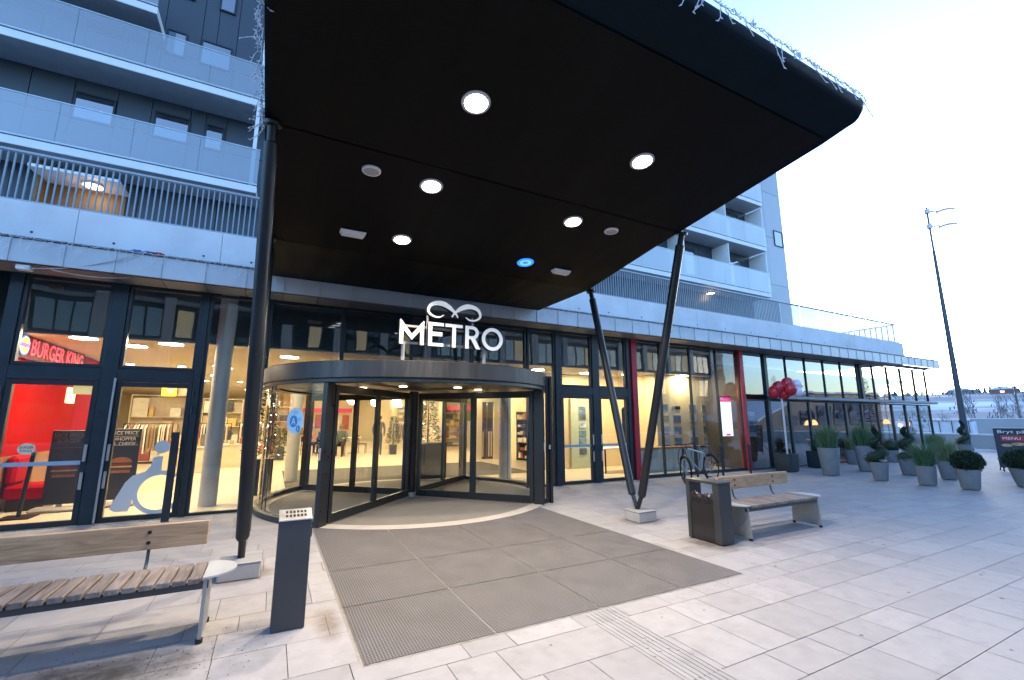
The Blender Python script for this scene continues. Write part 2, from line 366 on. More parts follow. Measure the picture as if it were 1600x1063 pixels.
# --- facade frames: helper for one bay (frame + glass child)
def bay(x0,x1,z0,z1,fw=.05,name='window',depth=.07,frame=M_alu,y=GY,gm=M_glass,sides=(1,1,1,1)):
    b=MB(); l,r,bo,t=[fw*s for s in sides]
    if l: b.cbox(x0,x0+l,y-.02,y+depth,z0,z1,.004)
    if r: b.cbox(x1-r,x1,y-.02,y+depth,z0,z1,.004)
    if bo: b.cbox(x0+l,x1-r,y-.018,y+depth-.002,z0,z0+bo,.004)
    if t: b.cbox(x0+l,x1-r,y-.018,y+depth-.002,z1-t,z1,.004)
    f=b.build(name,frame,mall)
    g=MB(); g.quad((x0+l,y+.02,z0+bo),(x1-r,y+.02,z0+bo),(x1-r,y+.02,z1-t),(x0+l,y+.02,z1-t)); g.build('glass',gm,f,recalc=False)
    return f
def door(x0,x1,hx,z1=2.2,hinge=None):
    """door leaf with frame, glass, two pull plates and hinges"""
    f=bay(x0,x1,.012,z1,.075,'door',.06,M_alu,GY-.012,M_glassdoor)
    for zc in (1.08,.66):
        h=MB(); h.cbox(hx-.02,hx+.02,GY-.06,GY-.036,zc-.13,zc+.13,.006); h.build('handle',M_steel,f)
    if hinge:
        h=MB()
        for zc in (.25,1.75,2.02): h.cyl((hinge,GY-.05,zc-.06),(hinge,GY-.05,zc+.06),.016,n=10)
        h.build('hinge',M_alu,f)
    g=MB(); g.quad((x0+.08,GY+.001,.90),(x1-.08,GY+.001,.90),(x1-.08,GY+.001,.955),(x0+.08,GY+.001,.955))
    return f
TOP=3.84; TR0,TR1=2.2,2.42
# far left bays
x=-14.0
for i in range(8):
    bay(x,x+1.22,.0,TR0,.06); bay(x,x+1.22,TR1,TOP,.06); x+=1.24
# posts and transom of the left door group
b=MB()
for (a0,a1) in ((-3.74,-3.58),(-2.5,-2.30),(-1.26,-1.16)): b.cbox(a0,a1,GY-.05,GY+.1,.003,TOP+.05,.006)
b.cbox(-3.58,-2.5,GY-.045,GY+.098,TR0+.005,TR1,.006); b.cbox(-2.30,-1.26,GY-.045,GY+.098,TR0+.005,TR1,.006)
b.build('door_frame',M_alu,mall)
d1=door(-3.575,-2.505,-2.54,hinge=-3.60); bay(-3.58,-2.5,TR1+.002,TOP,.05)
d2=door(-2.295,-1.265,-2.26,hinge=-1.24); bay(-2.30,-1.26,TR1+.002,TOP,.05)
b=MB(); b.cbox(-2.318,-2.288,GY-.085,GY-.052,.02,2.26,.004); b.build('steel_edge_strip',M_steel,mall)
# glazing between left doors and drum, over and beside the drum
bay(-1.16,-.20,.0,TOP,.05)
b=MB(); b.cbox(-1.155,-.2,GY-.03,GY+.05,2.47,2.51,.003)
bay(-.20,1.14,2.5,TOP,.05); bay(1.14,2.55,2.5,TOP,.03); bay(2.55,3.96,2.5,TOP,.03); bay(3.96,5.4,2.5,TOP,.05); bay(5.44,6.24,.0,TOP,.05)
# agent's double door
b=MB()
for (a0,a1) in ((6.24,6.40),(7.40,7.60),(8.60,8.735)): b.cbox(a0,a1,GY-.05,GY+.1,.003,TOP+.05,.006)
b.cbox(6.40,7.40,GY-.045,GY+.098,TR0+.005,TR1,.006); b.cbox(7.60,8.60,GY-.045,GY+.098,TR0+.005,TR1,.006)
b.build('door_frame',M_alu,mall)
d3=door(6.405,7.395,7.365,hinge=6.38); bay(6.40,7.40,TR1+.002,TOP,.05)
d4=door(7.605,8.595,7.635,hinge=8.62); bay(7.60,8.60,TR1+.002,TOP,.05)
for (a0,a1) in ((8.745,8.925),(13.42,13.59)):
    b=MB(); b.cbox(a0,a1,GY-.10,GY+.12,.003,TOP+.06,.006); b.build('red_post',M_red,mall)
for (a0,a1) in ((8.93,9.91),(9.91,11.17),(11.17,12.36),(12.36,13.415)): bay(a0,a1,.0,TOP,.018,sides=(1,1,5,3))
# cafe bays: lower and upper rows with the projecting rail between them
cx=[13.60,14.86,16.06,17.25,18.46,19.67,20.88,22.13,23.35,24.55,25.78,26.95]
for i in range(len(cx)-1):
    bay(cx[i],cx[i+1],.0,2.25,.05,gm=M_glasscafe); bay(cx[i],cx[i+1],2.40,TOP,.015,sides=(1,1,1,2),gm=M_glasscafe)
b=MB(); b.cbox(21.05,21.25,GY-.04,GY+.1,2.4,TOP,.006); b.cbox(14.78,14.93,GY-.05,GY+.1,.003,TOP,.006); b.build('cafe_post',M_alu,mall)
b=MB(); b.cbox(14.9,26.95,GY-.32,GY-.022,2.27,2.38,.02); b.build('glazing_rail',mat('pale_metal_rail',(.20,.23,.25),.5,.2,.08,5),mall)
b=MB(); b.quad((26.97,9.55,.0),(26.97,13.0,.0),(26.97,13.0,TOP),(26.97,9.55,TOP)); b.build('end_glass',M_glass,mall,recalc=False)
b=MB(); b.cbox(26.93,26.99,13.0,13.06,0,TOP,.004); b.cbox(26.94,26.985,11.2,11.24,0,TOP,.004); b.build('end_frame',M_alu,mall)
b=MB(); b.cbox(XL,26.98,GY-.06,GY+.14,-.01,.012,.002)
# light blue safety band on door leaves
for (x0,x1,d) in ((-3.5,-2.58,d1),(6.48,7.32,d3),(7.68,8.52,d4)):
    s=MB(); s.quad((x0,GY-.004,.905),(x1,GY-.004,.905),(x1,GY-.004,.965),(x0,GY-.004,.965)); s.build('safety_band',mat('pale_blue_film',(.30,.45,.55),.5,0,.05),d,recalc=False)
# fascia: standing zinc panels
FP=b=MB(); k=0
x=-3.58-.595*17
while x<26.7:
    x1=min(x+.595,26.80); fl=0 if (x<-.3 or x>5.2) else 0
    b.cbox(x+.006,x1-.006,8.85,8.88,3.86,4.215,.004)
    x+=.595
b=MB(); b.box(-14,26.79,8.875,8.90,3.865,4.21); b.cbox(-14,26.82,8.82,9.38,4.217,4.245,.004); b.build('fascia_backing',mat('dark_zinc',(.14,.155,.165),.5,.2,.1,3),mall)
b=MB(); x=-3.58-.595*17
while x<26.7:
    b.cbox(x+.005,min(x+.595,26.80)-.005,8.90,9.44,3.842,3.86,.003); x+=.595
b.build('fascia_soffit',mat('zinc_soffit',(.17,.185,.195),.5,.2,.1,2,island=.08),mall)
x=-3.58-.595*17
while x<26.6:
    FP.cbox(x-.009,x+.009,8.835,8.849,3.862,4.21,.003); x+=.595
FP.build('fascia_panels',M_fascia,mall)
# concrete parapet, with joints and tie holes, and the slatted terrace rail
b=MB(); x=-13.5
jx=[-14,-8.2,-3.05,-1.07,3.0,5.9,8.6,11.4,14.2,17.2,20.2,24.72]
for i in range(len(jx)-1): b.cbox(jx[i]+.003,jx[i+1]-.003,9.30,9.5,4.246,4.95,.005)
b.build('concrete_parapet',M_concrete,mall)
b=MB(); b.box(-14,24.7,9.36,9.5,4.246,4.94); b.cbox(24.5,24.715,9.505,14.3,4.246,4.95,.005); b.build('parapet_core',M_concrete,mall)
b=MB(); x=-3.55
for t in (-7.5,-6.5,-5.4,-4.5,-3.55,-2.56,-1.32,-.58,5.9,6.9,7.9,9.1,10.2,11.4,12.7,14,15.4,16.9,18.4,20,21.6,23.2): b.cyl((t,9.296,4.47),(t,9.32,4.47),.019,n=10)
b.build('tie_hole',M_black,mall)
b=MB(); b.box(-14,26.8,9.5,14.6,4.3,4.42); b.box(24.72,26.8,9.38,14.3,4.2,4.3); b.build('podium_roof',M_concrete,mall)
b=MB()
x=-12
while x<15.85: b.box(x,x+.020,9.345,9.372,4.93,5.76); x+=.085
b.build('railing_bars',mat('grey_slat_metal',(.30,.36,.40),.45,.2,.08,4),mall); b=MB(); y=9.46
while y<14: b.box(24.44,24.48,y,y+.03,4.93,5.76); y+=.22
b.build('railing_bars',mat('grey_slat_metal',(.30,.36,.40),.45,.2,.08,4),mall)
g=MB(); x=15.9
while x<24.4: g.quad((x+.012,9.36,4.99),(min(x+1.2,24.44)-.012,9.36,4.99),(min(x+1.2,24.44)-.012,9.36,5.755),(x+.012,9.36,5.755)); x+=1.2
g.build('terrace_glass',glass('terrace_glass',(.13,.16,.18),.10,.6,dust=.35,power=3),mall,recalc=False)
b=MB(); b.cbox(-12,24.5,9.325,9.395,5.76,5.80,.004); b.cbox(-12,24.5,9.325,9.395,4.951,4.985,.004); b.cbox(24.425,24.495,9.40,14,5.76,5.80,.004); b.build('rail_cap',mat('dark_rail_cap',(.35,.40,.43),.4,.3),mall)
# ------------------------------------------------------------------ apartment tower above
tow=thing('apartment_block','grey clad apartment block with long glass balconies rising behind the terrace rail','apartment block',(10,15.7,4.42))
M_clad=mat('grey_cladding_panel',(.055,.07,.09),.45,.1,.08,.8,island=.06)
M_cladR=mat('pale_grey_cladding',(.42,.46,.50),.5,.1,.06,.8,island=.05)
M_shadowgap=mat('panel_gap',(.03,.035,.04),.7)
b=MB(); b.box(-14,27.78,15.76,30,4.42,27); b.build('tower_core',M_shadowgap,tow)
b=MB()
xs=[-14,-12.6,-11.2,-9.6,-8,-6.6,-5.7,-4.75,-3.95,-3.0,-2.6,-2.05,-.9,.6,2.2,3.8,5.4,7,8.6,10.2,11.8,13.4,15,16.6,18.2,19.8,21.3,22.8,24.1]
zs=[4.42,7.1,9.95,12.85,15.8,18.7,21.6,24.4,27]
for i in range(len(xs)-1):
    for j in range(len(zs)-1): b.cbox(xs[i]+.008,xs[i+1]-.008,15.70,15.755,zs[j]+.008,zs[j+1]-.008,.004)
b.build('wall_panels',M_clad,tow)
b=MB()
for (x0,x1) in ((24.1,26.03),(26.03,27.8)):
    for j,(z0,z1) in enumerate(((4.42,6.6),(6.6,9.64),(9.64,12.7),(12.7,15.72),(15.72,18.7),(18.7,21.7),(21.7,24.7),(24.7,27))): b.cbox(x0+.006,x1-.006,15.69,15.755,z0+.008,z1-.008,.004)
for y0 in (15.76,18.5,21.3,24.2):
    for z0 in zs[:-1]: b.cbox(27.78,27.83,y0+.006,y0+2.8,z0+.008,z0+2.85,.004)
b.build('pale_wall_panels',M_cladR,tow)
M_winglass=glass('dark_window_glass',(.25,.3,.32),.35,.95,power=2)
def win(x0,x1,z0,z1,y=15.69):
    b=MB(); t=.05
    for a in ((x0,x0+t,z0,z1),(x1-t,x1,z0,z1),(x0+t,x1-t,z0,z0+t),(x0+t,x1-t,z1-t,z1)): b.cbox(a[0],a[1],y-.04,y+.02,a[2],a[3],.004)
    f=b.build('window',M_alu,tow); g=MB(); g.quad((x0+t,y-.012,z0+t),(x1-t,y-.012,z0+t),(x1-t,y-.012,z1-t),(x0+t,y-.012,z1-t)); g.build('pane',M_winglass,f,recalc=False)
for (x0,x1) in ((-8.6,-7.4),(-5.68,-4.76),(-3.87,-2.98),(-2.6,-2.09)): win(x0,x1,9.9,10.75)
for (x0,x1) in ((-8.6,-7.4),(-5.69,-4.84),(-3.88,-3.35),(-2.99,-2.14)): win(x0,x1,12.75,13.62)
for (x0,x1) in ((-3.9,-3.3),(-2.64,-2.18)): win(x0,x1,14.9,16.4)
win(26.75,27.63,12.22,13.25,15.68)
for z in (8.5,11.36,14.1):
    for (x0,x1) in ((17.6,19.4),(21.6,23.3)): win(x0,x1,z+.05,z+2.1)
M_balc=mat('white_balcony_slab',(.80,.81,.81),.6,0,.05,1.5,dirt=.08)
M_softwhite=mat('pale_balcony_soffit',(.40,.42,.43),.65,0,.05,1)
M_milk=glass('milky_balustrade_glass',(.70,.80,.86),.22,.9,dust=.55,power=2.5)
def balcony(x0,x1,zt,gm,panels,name='balcony',gh=1.16):
    b=MB(); b.cbox(x0,x1,14.6,15.69,zt-.22,zt,.008); s=b.build(name,M_balc,tow)
    b=MB(); b.quad((x0+.01,14.62,zt-.2215),(x1-.01,14.62,zt-.2215),(x1-.01,15.68,zt-.2215),(x0+.01,15.68,zt-.2215)); b.build('soffit',mat('dark_balcony_soffit',(.30,.32,.33) if x0<0 else (.5,.52,.53),.7) if x0<0 else M_softwhite,s,recalc=False)  # soffit sheet toned darker than the slab
    b=MB(); b.cbox(x0,x1,14.57,14.60,zt+.02,zt+.06,.003); b.cbox(x0,x1,14.57,14.60,zt+gh,zt+gh+.03,.003); b.build('rail',mat('pale_rail',(.50,.56,.6),.4,.4),s)
    g=MB(); w=(x1-x0)/panels
    for i in range(panels): g.quad((x0+i*w+.004,14.585,zt+.06),(x0+(i+1)*w-.004,14.585,zt+.06),(x0+(i+1)*w-.004,14.585,zt+gh),(x0+i*w+.004,14.585,zt+gh))
    g.build('balustrade',gm,s,recalc=False)
    return s
for zt in (8.5,11.36): balcony(-13,-.98,zt,M_glassbal,8)
b=balcony(-10.5,-3.9,13.36,M_glassbal,4)
for zt in (8.5,11.22,13.95,16.7,19.5,22.3):
    s=balcony(10.6,24.1,zt,M_milk,7)
    for xx,w in ((13.9,.05),(17.4,.05),(20.82,.05),(24.03,.07)): d=MB(); d.cbox(xx,xx+w,14.66,15.69,zt+.002,zt+2.4,.003); d.build('divider_screen',M_balc,s)
b=MB(); b.cbox(-1.2,-1.1,14.62,14.72,8.5,11.14,.004); b.cbox(-1.2,-1.1,14.62,14.72,11.36,14,.004); b.build('corner_post',M_white,tow)
# entrance hall behind the slats with its lamp (left) and lamp on the right soffit
b=MB(); b.box(-5.95,-5.86,15.2,15.69,4.42,8.26); b.box(-5.86,-4.2,15.64,15.69,4.42,8.2); b.build('lit_doorway',mat('ochre_door_panel',(.20,.12,.04),.5,0,.2,2),tow)
def soffit_lamp(x,y,z,label,p):
    t=thing('balcony_lamp',label,'ceiling lamp',(x,y,z),'lamps under the balconies')
    b=MB(); b.lathe([(.0,-.02),(.20,-.02),(.22,-.06),(.22,0)],(x,y,z),20); b.build('rim',M_white,t)
    b=MB(); b.lathe([(0.0,-.085),(.12,-.08),(.185,-.05),(.19,-.022)],(x,y,z),20); b.build('diffuser',emis('warm_lamp_glass',(1,.78,.5),1.0),t)
    l=bpy.data.lights.new('lamp_light','POINT'); l.energy=p; l.color=(1,.62,.28); l.shadow_soft_size=.15; o=bpy.data.objects.new('lamp_light',l); COL.objects.link(o); o.location=(0,0,-.25); o.parent=t
b=MB(); b.cbox(-5.95,-4.15,14.75,15.69,7.86,7.95,.01); b.build('porch_soffit',M_white,tow)
soffit_lamp(-4.80,15.2,7.86,'lit round ceiling lamp seen through the slats at the upper left',.8)
soffit_lamp(20.2,15.5,8.28,'lit round ceiling lamp seen through the slats right of the canopy post',1.5)
# ------------------------------------------------------------------ revolving door
dr=thing('revolving_door','large revolving door drum with curved glass walls and a dark curved header','revolving door',(DC[0],DC[1],0))
c3=(DC[0],DC[1],0)
def arc(a0,a1,r,z,n=24): return [(DC[0]+r*math.cos(a0+(a1-a0)*i/n),DC[1]+r*math.sin(a0+(a1-a0)*i/n),z) for i in range(n+1)]
M_header=mat('weathered_dark_header',(.036,.039,.043),.42,.4,.25,2.5,stretch=(2,2,.25),dirt=.35,dirtcol=(.16,.14,.13))
b=MB(); b.lathe([(2.60,2.235),(2.90,2.235),(2.92,2.25),(2.92,2.50),(2.90,2.515),(0.01,2.53)],c3,96); b.build('header_ring',M_header,dr)
b=MB(); b.lathe([(2.62,2.17),(2.875,2.17),(2.885,2.18),(2.885,2.23),(2.62,2.232)],c3,96); b.build('header_trim',M_alu,dr)
b=MB(); b.lathe([(.01,2.20),(2.615,2.20)],c3,64); b.build('drum_ceiling',mat('drum_ceiling_sheet',(.10,.085,.07),.35,.4,.1,3),dr,recalc=False)
b=MB(); b.lathe([(0.001,.009),(2.63,.009)],c3,96); b.build('drum_floor',mat('dusty_drum_mat',(.19,.17,.145),.85,0,.12,5,bump=.2,bscale=90),dr,recalc=False)
b=MB(); b.lathe([(2.63,.0095),(2.86,.0095),(2.865,.004)],c3,96); b.build('threshold_ring',mat('pale_threshold_ring',(.46,.40,.34),.6,0,.08,4,dirt=.2),dr,recalc=False)
OPEN=R(43.6)
for (a0,a1) in ((PI/2+OPEN,3*PI/2-OPEN),(-PI/2+OPEN,PI/2-OPEN)):
    g=MB(); P=arc(a0,a1,2.83,.10,28); Q=arc(a0,a1,2.83,2.17,28)
    g.add(P+Q,[(i,i+1,30+i,29+i) for i in range(28)],True); w=g.build('curved_wall_glass',M_glassdoor,dr,recalc=False)
    b=MB(); b.lathe([(2.77,.003),(2.90,.003),(2.905,.09),(2.88,.105),(2.79,.105),(2.77,.09)],c3,28,a0=a0,a1=a1); b.build('base_rail',M_alu,dr)
    j=MB()
    for t in (.30,.34,.68): 
        a=a0+(a1-a0)*t
        if a0>1: a=a1-(a1-a0)*t
        j.cyl((DC[0]+2.83*math.cos(a),DC[1]+2.83*math.sin(a),.1),(DC[0]+2.83*math.cos(a),DC[1]+2.83*math.sin(a),2.17),.007,n=6)
    j.build('glass_joint',M_alu,dr)
for a,h in ((-PI/2-OPEN,1),(-PI/2+OPEN,1),(PI/2-OPEN,0),(PI/2+OPEN,0)):
    M=Matrix.Translation((DC[0]+2.81*math.cos(a),DC[1]+2.81*math.sin(a),0))@Matrix.Rotation(a,4,'Z')
    b=MB(); b.cbox(-.10,.09,-.045,.045,.003,2.168,.006,M=M); p=b.build('door_post',M_black,dr)
    if h:
        b=MB(); b.cbox(-.012,.012,-.012,.012,.98,1.16,.003,M=M@Matrix.Translation((.105,0,0))); b.build('lock_plate',M_steel,p)
# narrow side frame standing beside the right post
b=MB(); b.cbox(4.90,4.96,7.66,7.74,.003,2.46,.006); b.cbox(4.66,4.899,7.67,7.73,2.40,2.458,.006); b.cbox(4.82,4.898,7.69,7.71,.02,2.39,.003); b.build('side_frame',M_black,dr)
b=MB(); b.cbox(4.86,4.90,7.64,7.67,1.02,1.1,.004); b.build('side_lock',M_steel,dr)
# centre column and four wings
b=MB(); b.cyl((DC[0],DC[1],.10),(DC[0],DC[1],2.19),.10,n=20); b.build('centre_column',M_black,dr)
b=MB(); b.cyl((DC[0],DC[1],.01),(DC[0],DC[1],.10),.15,n=24); b.build('centre_shoe',M_steel,dr)
M_goods=mat('wing_glass_edge',(.03,.03,.03),.4)
for wa in (-PI/2-R(43),-PI/2+R(43),PI/2-R(47),PI/2+R(47)):
    M=Matrix.Translation(c3)@Matrix.Rotation(wa,4,'Z'); e0,e1,e2=.14,1.42,2.70
    b=MB()
    for (x0,x1) in ((e0,e0+.07),(e1-.06,e1+.06),(e2-.08,e2)): b.cbox(x0,x1,-.03,.03,.03,2.15,.005,M=M)
    for (x0,x1) in ((e0+.07,e1-.06),(e1+.06,e2-.08)):
        b.cbox(x0,x1,-.028,.028,.03,.16,.005,M=M); b.cbox(x0,x1,-.028,.028,2.02,2.148,.005,M=M)
    w=b.build('door_wing',M_black,dr)
    g=MB()
    for (x0,x1) in ((e0+.07,e1-.06),(e1+.06,e2-.08)): g.quad(*[tuple(M@Vector(p)) for p in ((x0,0,.16),(x1,0,.16),(x1,0,2.02),(x0,0,2.02))])
    g.build('wing_glass',M_glassdoor,w,recalc=False)
# small lights in the drum ceiling
b=MB()
for (lx,ly) in ((3.1,8.1),(3.7,8.5),(2.1,8.3),(1.5,9.0),(3.0,11.0)):
    b.lathe([(.001,2.188),(.07,2.188),(.075,2.199)],(lx,ly,0),14)
b.build('drum_spotlights',emis('warm_spot_glass',(1,.75,.45),1.6),dr,recalc=False)
b=MB(); b.cbox(4.46,4.52,7.62,7.66,1.25,1.36,.004)
# round sticker on the left curved wall
st=thing('energy_sticker','round pale blue sticker with a white letter A on the left curved glass wall','sticker',(.3,8.1,1.57))
a=R(213.8); n_=Vector((math.cos(a),math.sin(a),0)); U=Vector((-math.sin(a),math.cos(a),0)); V=Vector((0,0,1)); o=Vector((DC[0]+2.852*math.cos(a),DC[1]+2.852*math.sin(a),1.575))
circ=lambda r,cx=0,cy=0,n=36:[(cx+r*math.cos(2*PI*i/n),cy+r*math.sin(2*PI*i/n)) for i in range(n)]
b=MB(); b.prism(circ(.205),o,U,V,n_,.002); b.build('disc',mat('pale_blue_sticker',(.42,.66,.80),.5,0,.02),st)
b=MB(); b.prism(circ(.095,-.035,-.01),o+n_*.003,U,V,n_,.001); b.prism(circ(.052,.085,-.125),o+n_*.003,U,V,n_,.001); b.build('blue_circles',mat('bright_blue_print',(.0,.25,.55),.5,0,.02),st)
b=MB(); put_text(b,'A',o+n_*.0055+U*-.085+V*-.06,U,V,.15)
put_text(b,'2',o+n_*.0055+U*.068+V*-.148,U,V,.065); b.build('letter',M_white,st,recalc=False)
b=MB()
for (u,v,w) in ((-.05,.14,.1),(-.07,.115,.14),(.075,.04,.08),(.08,.02,.07),(.075,0,.06)): b.add([o+n_*.004+U*uu+V*vv for uu,vv in ((u,v),(u+w,v),(u+w,v+.008),(u,v+.008))],[(0,1,2,3)])
b.build('small_print',mat('blue_grey_print',(.1,.3,.45),.5),st,recalc=False)
# ------------------------------------------------------------------ METRO sign on the drum
sg=thing('metro_sign','white letters METRO under a curled white emblem on two posts above the revolving door','sign',(2.55,6.97,2.52))
k=.9456; Y0=6.95; D=.085
def LX(x): return x*k
def LZ(z): return 1.6+(z-1.6)*k
zb,zt=LZ(2.842),LZ(3.257); H=zt-zb; S=.061
M_face=mat('white_sign_face',(.80,.80,.80),.4,0,.02,emit=(.9,.96,1),estr=.032)  # weak glow added to brighten the white letters and emblem
M_sside=mat('dark_sign_return',(.02,.022,.025),.4)
def letter(polys):
    f=MB(); 
    for P in polys: f.prism([(p[0],p[1]) for p in P],(0,Y0,0),(1,0,0),(0,0,1),(0,1,0),.012)
    lo=f.build('letter',M_face,sg)
    r=MB()
    for P in polys:
        r.prism([(p[0],p[1]) for p in P],(0,Y0+.012,0),(1,0,0),(0,0,1),(0,1,0),D)
    r.build('letter_return',M_sside,lo)
x0,x1=LX(1.765),LX(2.178); xm=(x0+x1)/2
letter([[(x0,zb),(x0+S*.94,zb),(x0+S*.94,zt-.16),(xm,zb+.075),(x1-S*.94,zt-.16),(x1-S*.94,zb),(x1,zb),(x1,zt),(x1-.010,zt),(xm,zb+.165),(x0+.010,zt),(x0,zt)]])
x0,x1=LX(2.258),LX(2.53)
letter([[(x0,zb),(x1,zb),(x1,zb+S*.85),(x0+S,zb+S*.85),(x0+S,zb+H*.43),(x1-.022,zb+H*.43),(x1-.022,zb+H*.60),(x0+S,zb+H*.60),(x0+S,zt-S*.85),(x1,zt-S*.85),(x1,zt),(x0,zt)]])
x0,x1=LX(2.565),LX(2.885); xm=(x0+x1)/2
letter([[(xm-S/2,zb),(xm+S/2,zb),(xm+S/2,zt-S*.85),(x1,zt-S*.85),(x1,zt),(x0,zt),(x0,zt-S*.85),(xm-S/2,zt-S*.85)]])
x0,x1=LX(2.94),LX(3.225); ro=H*.29; cyy=zt-ro; cxx=x0+.13
outer=[(cxx+ro*math.cos(a),cyy+ro*math.sin(a)) for a in [PI/2-PI*i/14 for i in range(15)]]
ri=ro-S*.9
inner=[(cxx+ri*math.cos(a),cyy+ri*math.sin(a)) for a in [-PI/2+PI*i/14 for i in range(15)]]
letter([[(x0,zb),(x0+S,zb),(x0+S,zt-S*.9),(cxx,cyy+ri)]+inner[::-1][1:]+[(x0+S,cyy-ri),(x0+S,cyy-ro),(cxx+.0,cyy-ro)]+outer[::-1][1:]+[(x0,zt)]] if 0 else
 [[(x0,zb),(x0+S,zb),(x0+S,zt),(x0,zt)],
  [(x0+S,zt)]+outer+[(x0+S,cyy-ro),(x0+S,cyy-ri)]+inner+[(x0+S,cyy+ri)],
  [(cxx-.03,cyy-ro+.004),(cxx+.05,cyy-ro+.012),(x1+.005,zb),(x1-S*1.15,zb)]])
ox,oz=LX(3.475),(zb+zt)/2; Ro=H*.51
def ring(rout,rin,y0,d,mb,n=48):
    for i in range(n):
        a,a2=2*PI*i/n,2*PI*(i+1)/n
        P=[(ox+r*math.cos(t),oz+r*math.sin(t)) for r,t in ((rin,a),(rout,a),(rout,a2),(rin,a2))]
        v=[(p[0],y0,p[1]) for p in P]+[(p[0],y0+d,p[1]) for p in P]
        mb.add(v,[(0,1,2,3),(4,7,6,5)],False); mb.add(v,[(1,5,6,2),(0,3,7,4)],True)
f=MB(); ring(Ro,Ro-S,Y0,.012,f); lo=f.build('letter',M_face,sg); f=MB(); ring(Ro,Ro-S,Y0+.0125,D,f); f.build('letter_return',M_sside,lo)
# curled emblem: two mirrored ribbon strokes of changing width
def stroke(mb,pts,ws,y0,d):
    n=len(pts); L_=[];R_=[]
    for i in range(n):
        p=Vector(pts[i]); t=(Vector(pts[min(i+1,n-1)])-Vector(pts[max(i-1,0)])).normalized(); nn=Vector((-t.y,t.x)); L_.append(p+nn*ws[i]/2); R_.append(p-nn*ws[i]/2)
    for i in range(n-1):
        q=[L_[i],R_[i],R_[i+1],L_[i+1]]; v=[(p.x,y0,p.y) for p in q]+[(p.x,y0+d,p.y) for p in q]
        mb.add(v,[(0,1,2,3),(4,7,6,5),(0,3,7,4),(1,5,6,2)]+([(0,4,5,1)] if i==0 else [])+([(3,2,6,7)] if i==n-2 else []),False)
def bez(P,n=40):
    def cat(p0,p1,p2,p3,t): return tuple(.5*((2*p1[i])+(-p0[i]+p2[i])*t+(2*p0[i]-5*p1[i]+4*p2[i]-p3[i])*t*t+(-p0[i]+3*p1[i]-3*p2[i]+p3[i])*t**3) for i in range(len(p1)))
    Q=[P[0]]+P+[P[-1]]; out=[]
    for s in range(len(P)-1):
        for i in range(8): out.append(cat(Q[s],Q[s+1],Q[s+2],Q[s+3],i/8))
    out.append(P[-1]); return out
ex,ez=LX(2.735),LZ(3.475); sx=.98
half=[(.055,-.085,.018),(.02,-.03,.03),(-.035,.025,.05),(-.12,.085,.075),(-.22,.125,.085),(-.34,.125,.07),(-.435,.08,.055),(-.475,.0,.042),(-.445,-.065,.034),(-.36,-.105,.028),(-.27,-.105,.022),(-.20,-.065,.014)]
for y0,d,mm,nm in ((Y0,.012,M_face,'emblem'),(Y0+.0125,D,M_sside,'emblem_return')):
    b=MB()
    for sgn in (1,-1):
        B=bez([(ex+p[0]*sgn*sx,ez+p[1]-.0,p[2]) for p in half])
        stroke(b,[(p[0],p[1]) for p in B],[p[2] for p in B],y0+(.0015 if sgn<0 else 0),d)
    if nm=='emblem': em=b.build(nm,mm,sg,recalc=True)
    else: b.build(nm,mm,em)
b=MB()
for px in (1.76,3.18): b.cbox(px-.025,px+.025,Y0+.10,Y0+.15,2.518,zb+.06,.004)
for px in (2.15,2.95): b.cbox(px-.016,px+.016,Y0+.11,Y0+.14,zb+.04,ez-.03,.004)
b.cbox(1.70,3.45,Y0+.102,Y0+.132,zt-.10,zt-.06,.004); b.cbox(1.70,3.45,Y0+.102,Y0+.132,zb+.02,zb+.06,.004)
b.build('support_frame',mat('grey_sign_frame',(.36,.36,.36),.4,.2),sg)
# ------------------------------------------------------------------ entrance canopy
ca=thing('entrance_canopy','big black entrance canopy with a rising soffit carried on slanted dark posts','canopy',(2.53,5.8,0))
CX0,CX1=-.30,5.36
sof=lambda y: 4.12+.145*max(0,6.85-y)
prof=[(8.78,4.13),(6.85,4.13),(2.42,sof(2.42)+.01),(2.16,sof(2.2)+.03)]
nose=[]
for i in range(9):
    a=-PI/2-.1-(PI-.25)*i/8; nose.append((2.12+.10*math.cos(a)*1.1,4.93+.10*math.sin(a)))
prof+=nose+[(2.5,5.06),(6.0,4.75),(8.78,4.62)]
n=len(prof); cen=(5.2,4.65)
b=MB(); rings=[]
for (xx,s) in ((CX0,.06),(CX0+.018,.025),(CX0+.06,0),(CX1-.06,0),(CX1-.018,.025),(CX1,.06)):
    ring_=[]
    for p in prof:
        dx,dz=p[0]-cen[0],p[1]-cen[1]
        ring_.append((xx,p[0]-math.copysign(min(s,abs(dx)),dx)*(1 if abs(dx)>2.3 else 0),p[1]-math.copysign(s*.8,dz)))
    rings.append(ring_)
vs=[v for r_ in rings for v in r_]; fs=[]
for j in range(5):
    for i in range(n): fs.append((j*n+i,j*n+(i+1)%n,(j+1)*n+(i+1)%n,(j+1)*n+i))
fs+= [tuple(range(n))[::-1],tuple(5*n+i for i in range(n))]
b.add(vs,fs,True); b.build('roof_body',M_canopy,ca,angle=28)
b=MB(); xb=[CX0+.05+i*(CX1-CX0-.1)/12 for i in range(13)]
for (y0,y1) in ((6.85,8.72),(4.56,6.845),(2.43,4.545)):
    for i in range(12):
        e=.0025; xA,xB=xb[i]+.001,xb[i+1]-.001
        ya,yb=y0+e,y1-e; off=-.012
        v=[(xA,ya,sof(ya)+off),(xB,ya,sof(ya)+off),(xB,yb,sof(yb)+off),(xA,yb,sof(yb)+off)]; b.quad(*v)
b.build('soffit_boards',M_soffit,ca,recalc=False)
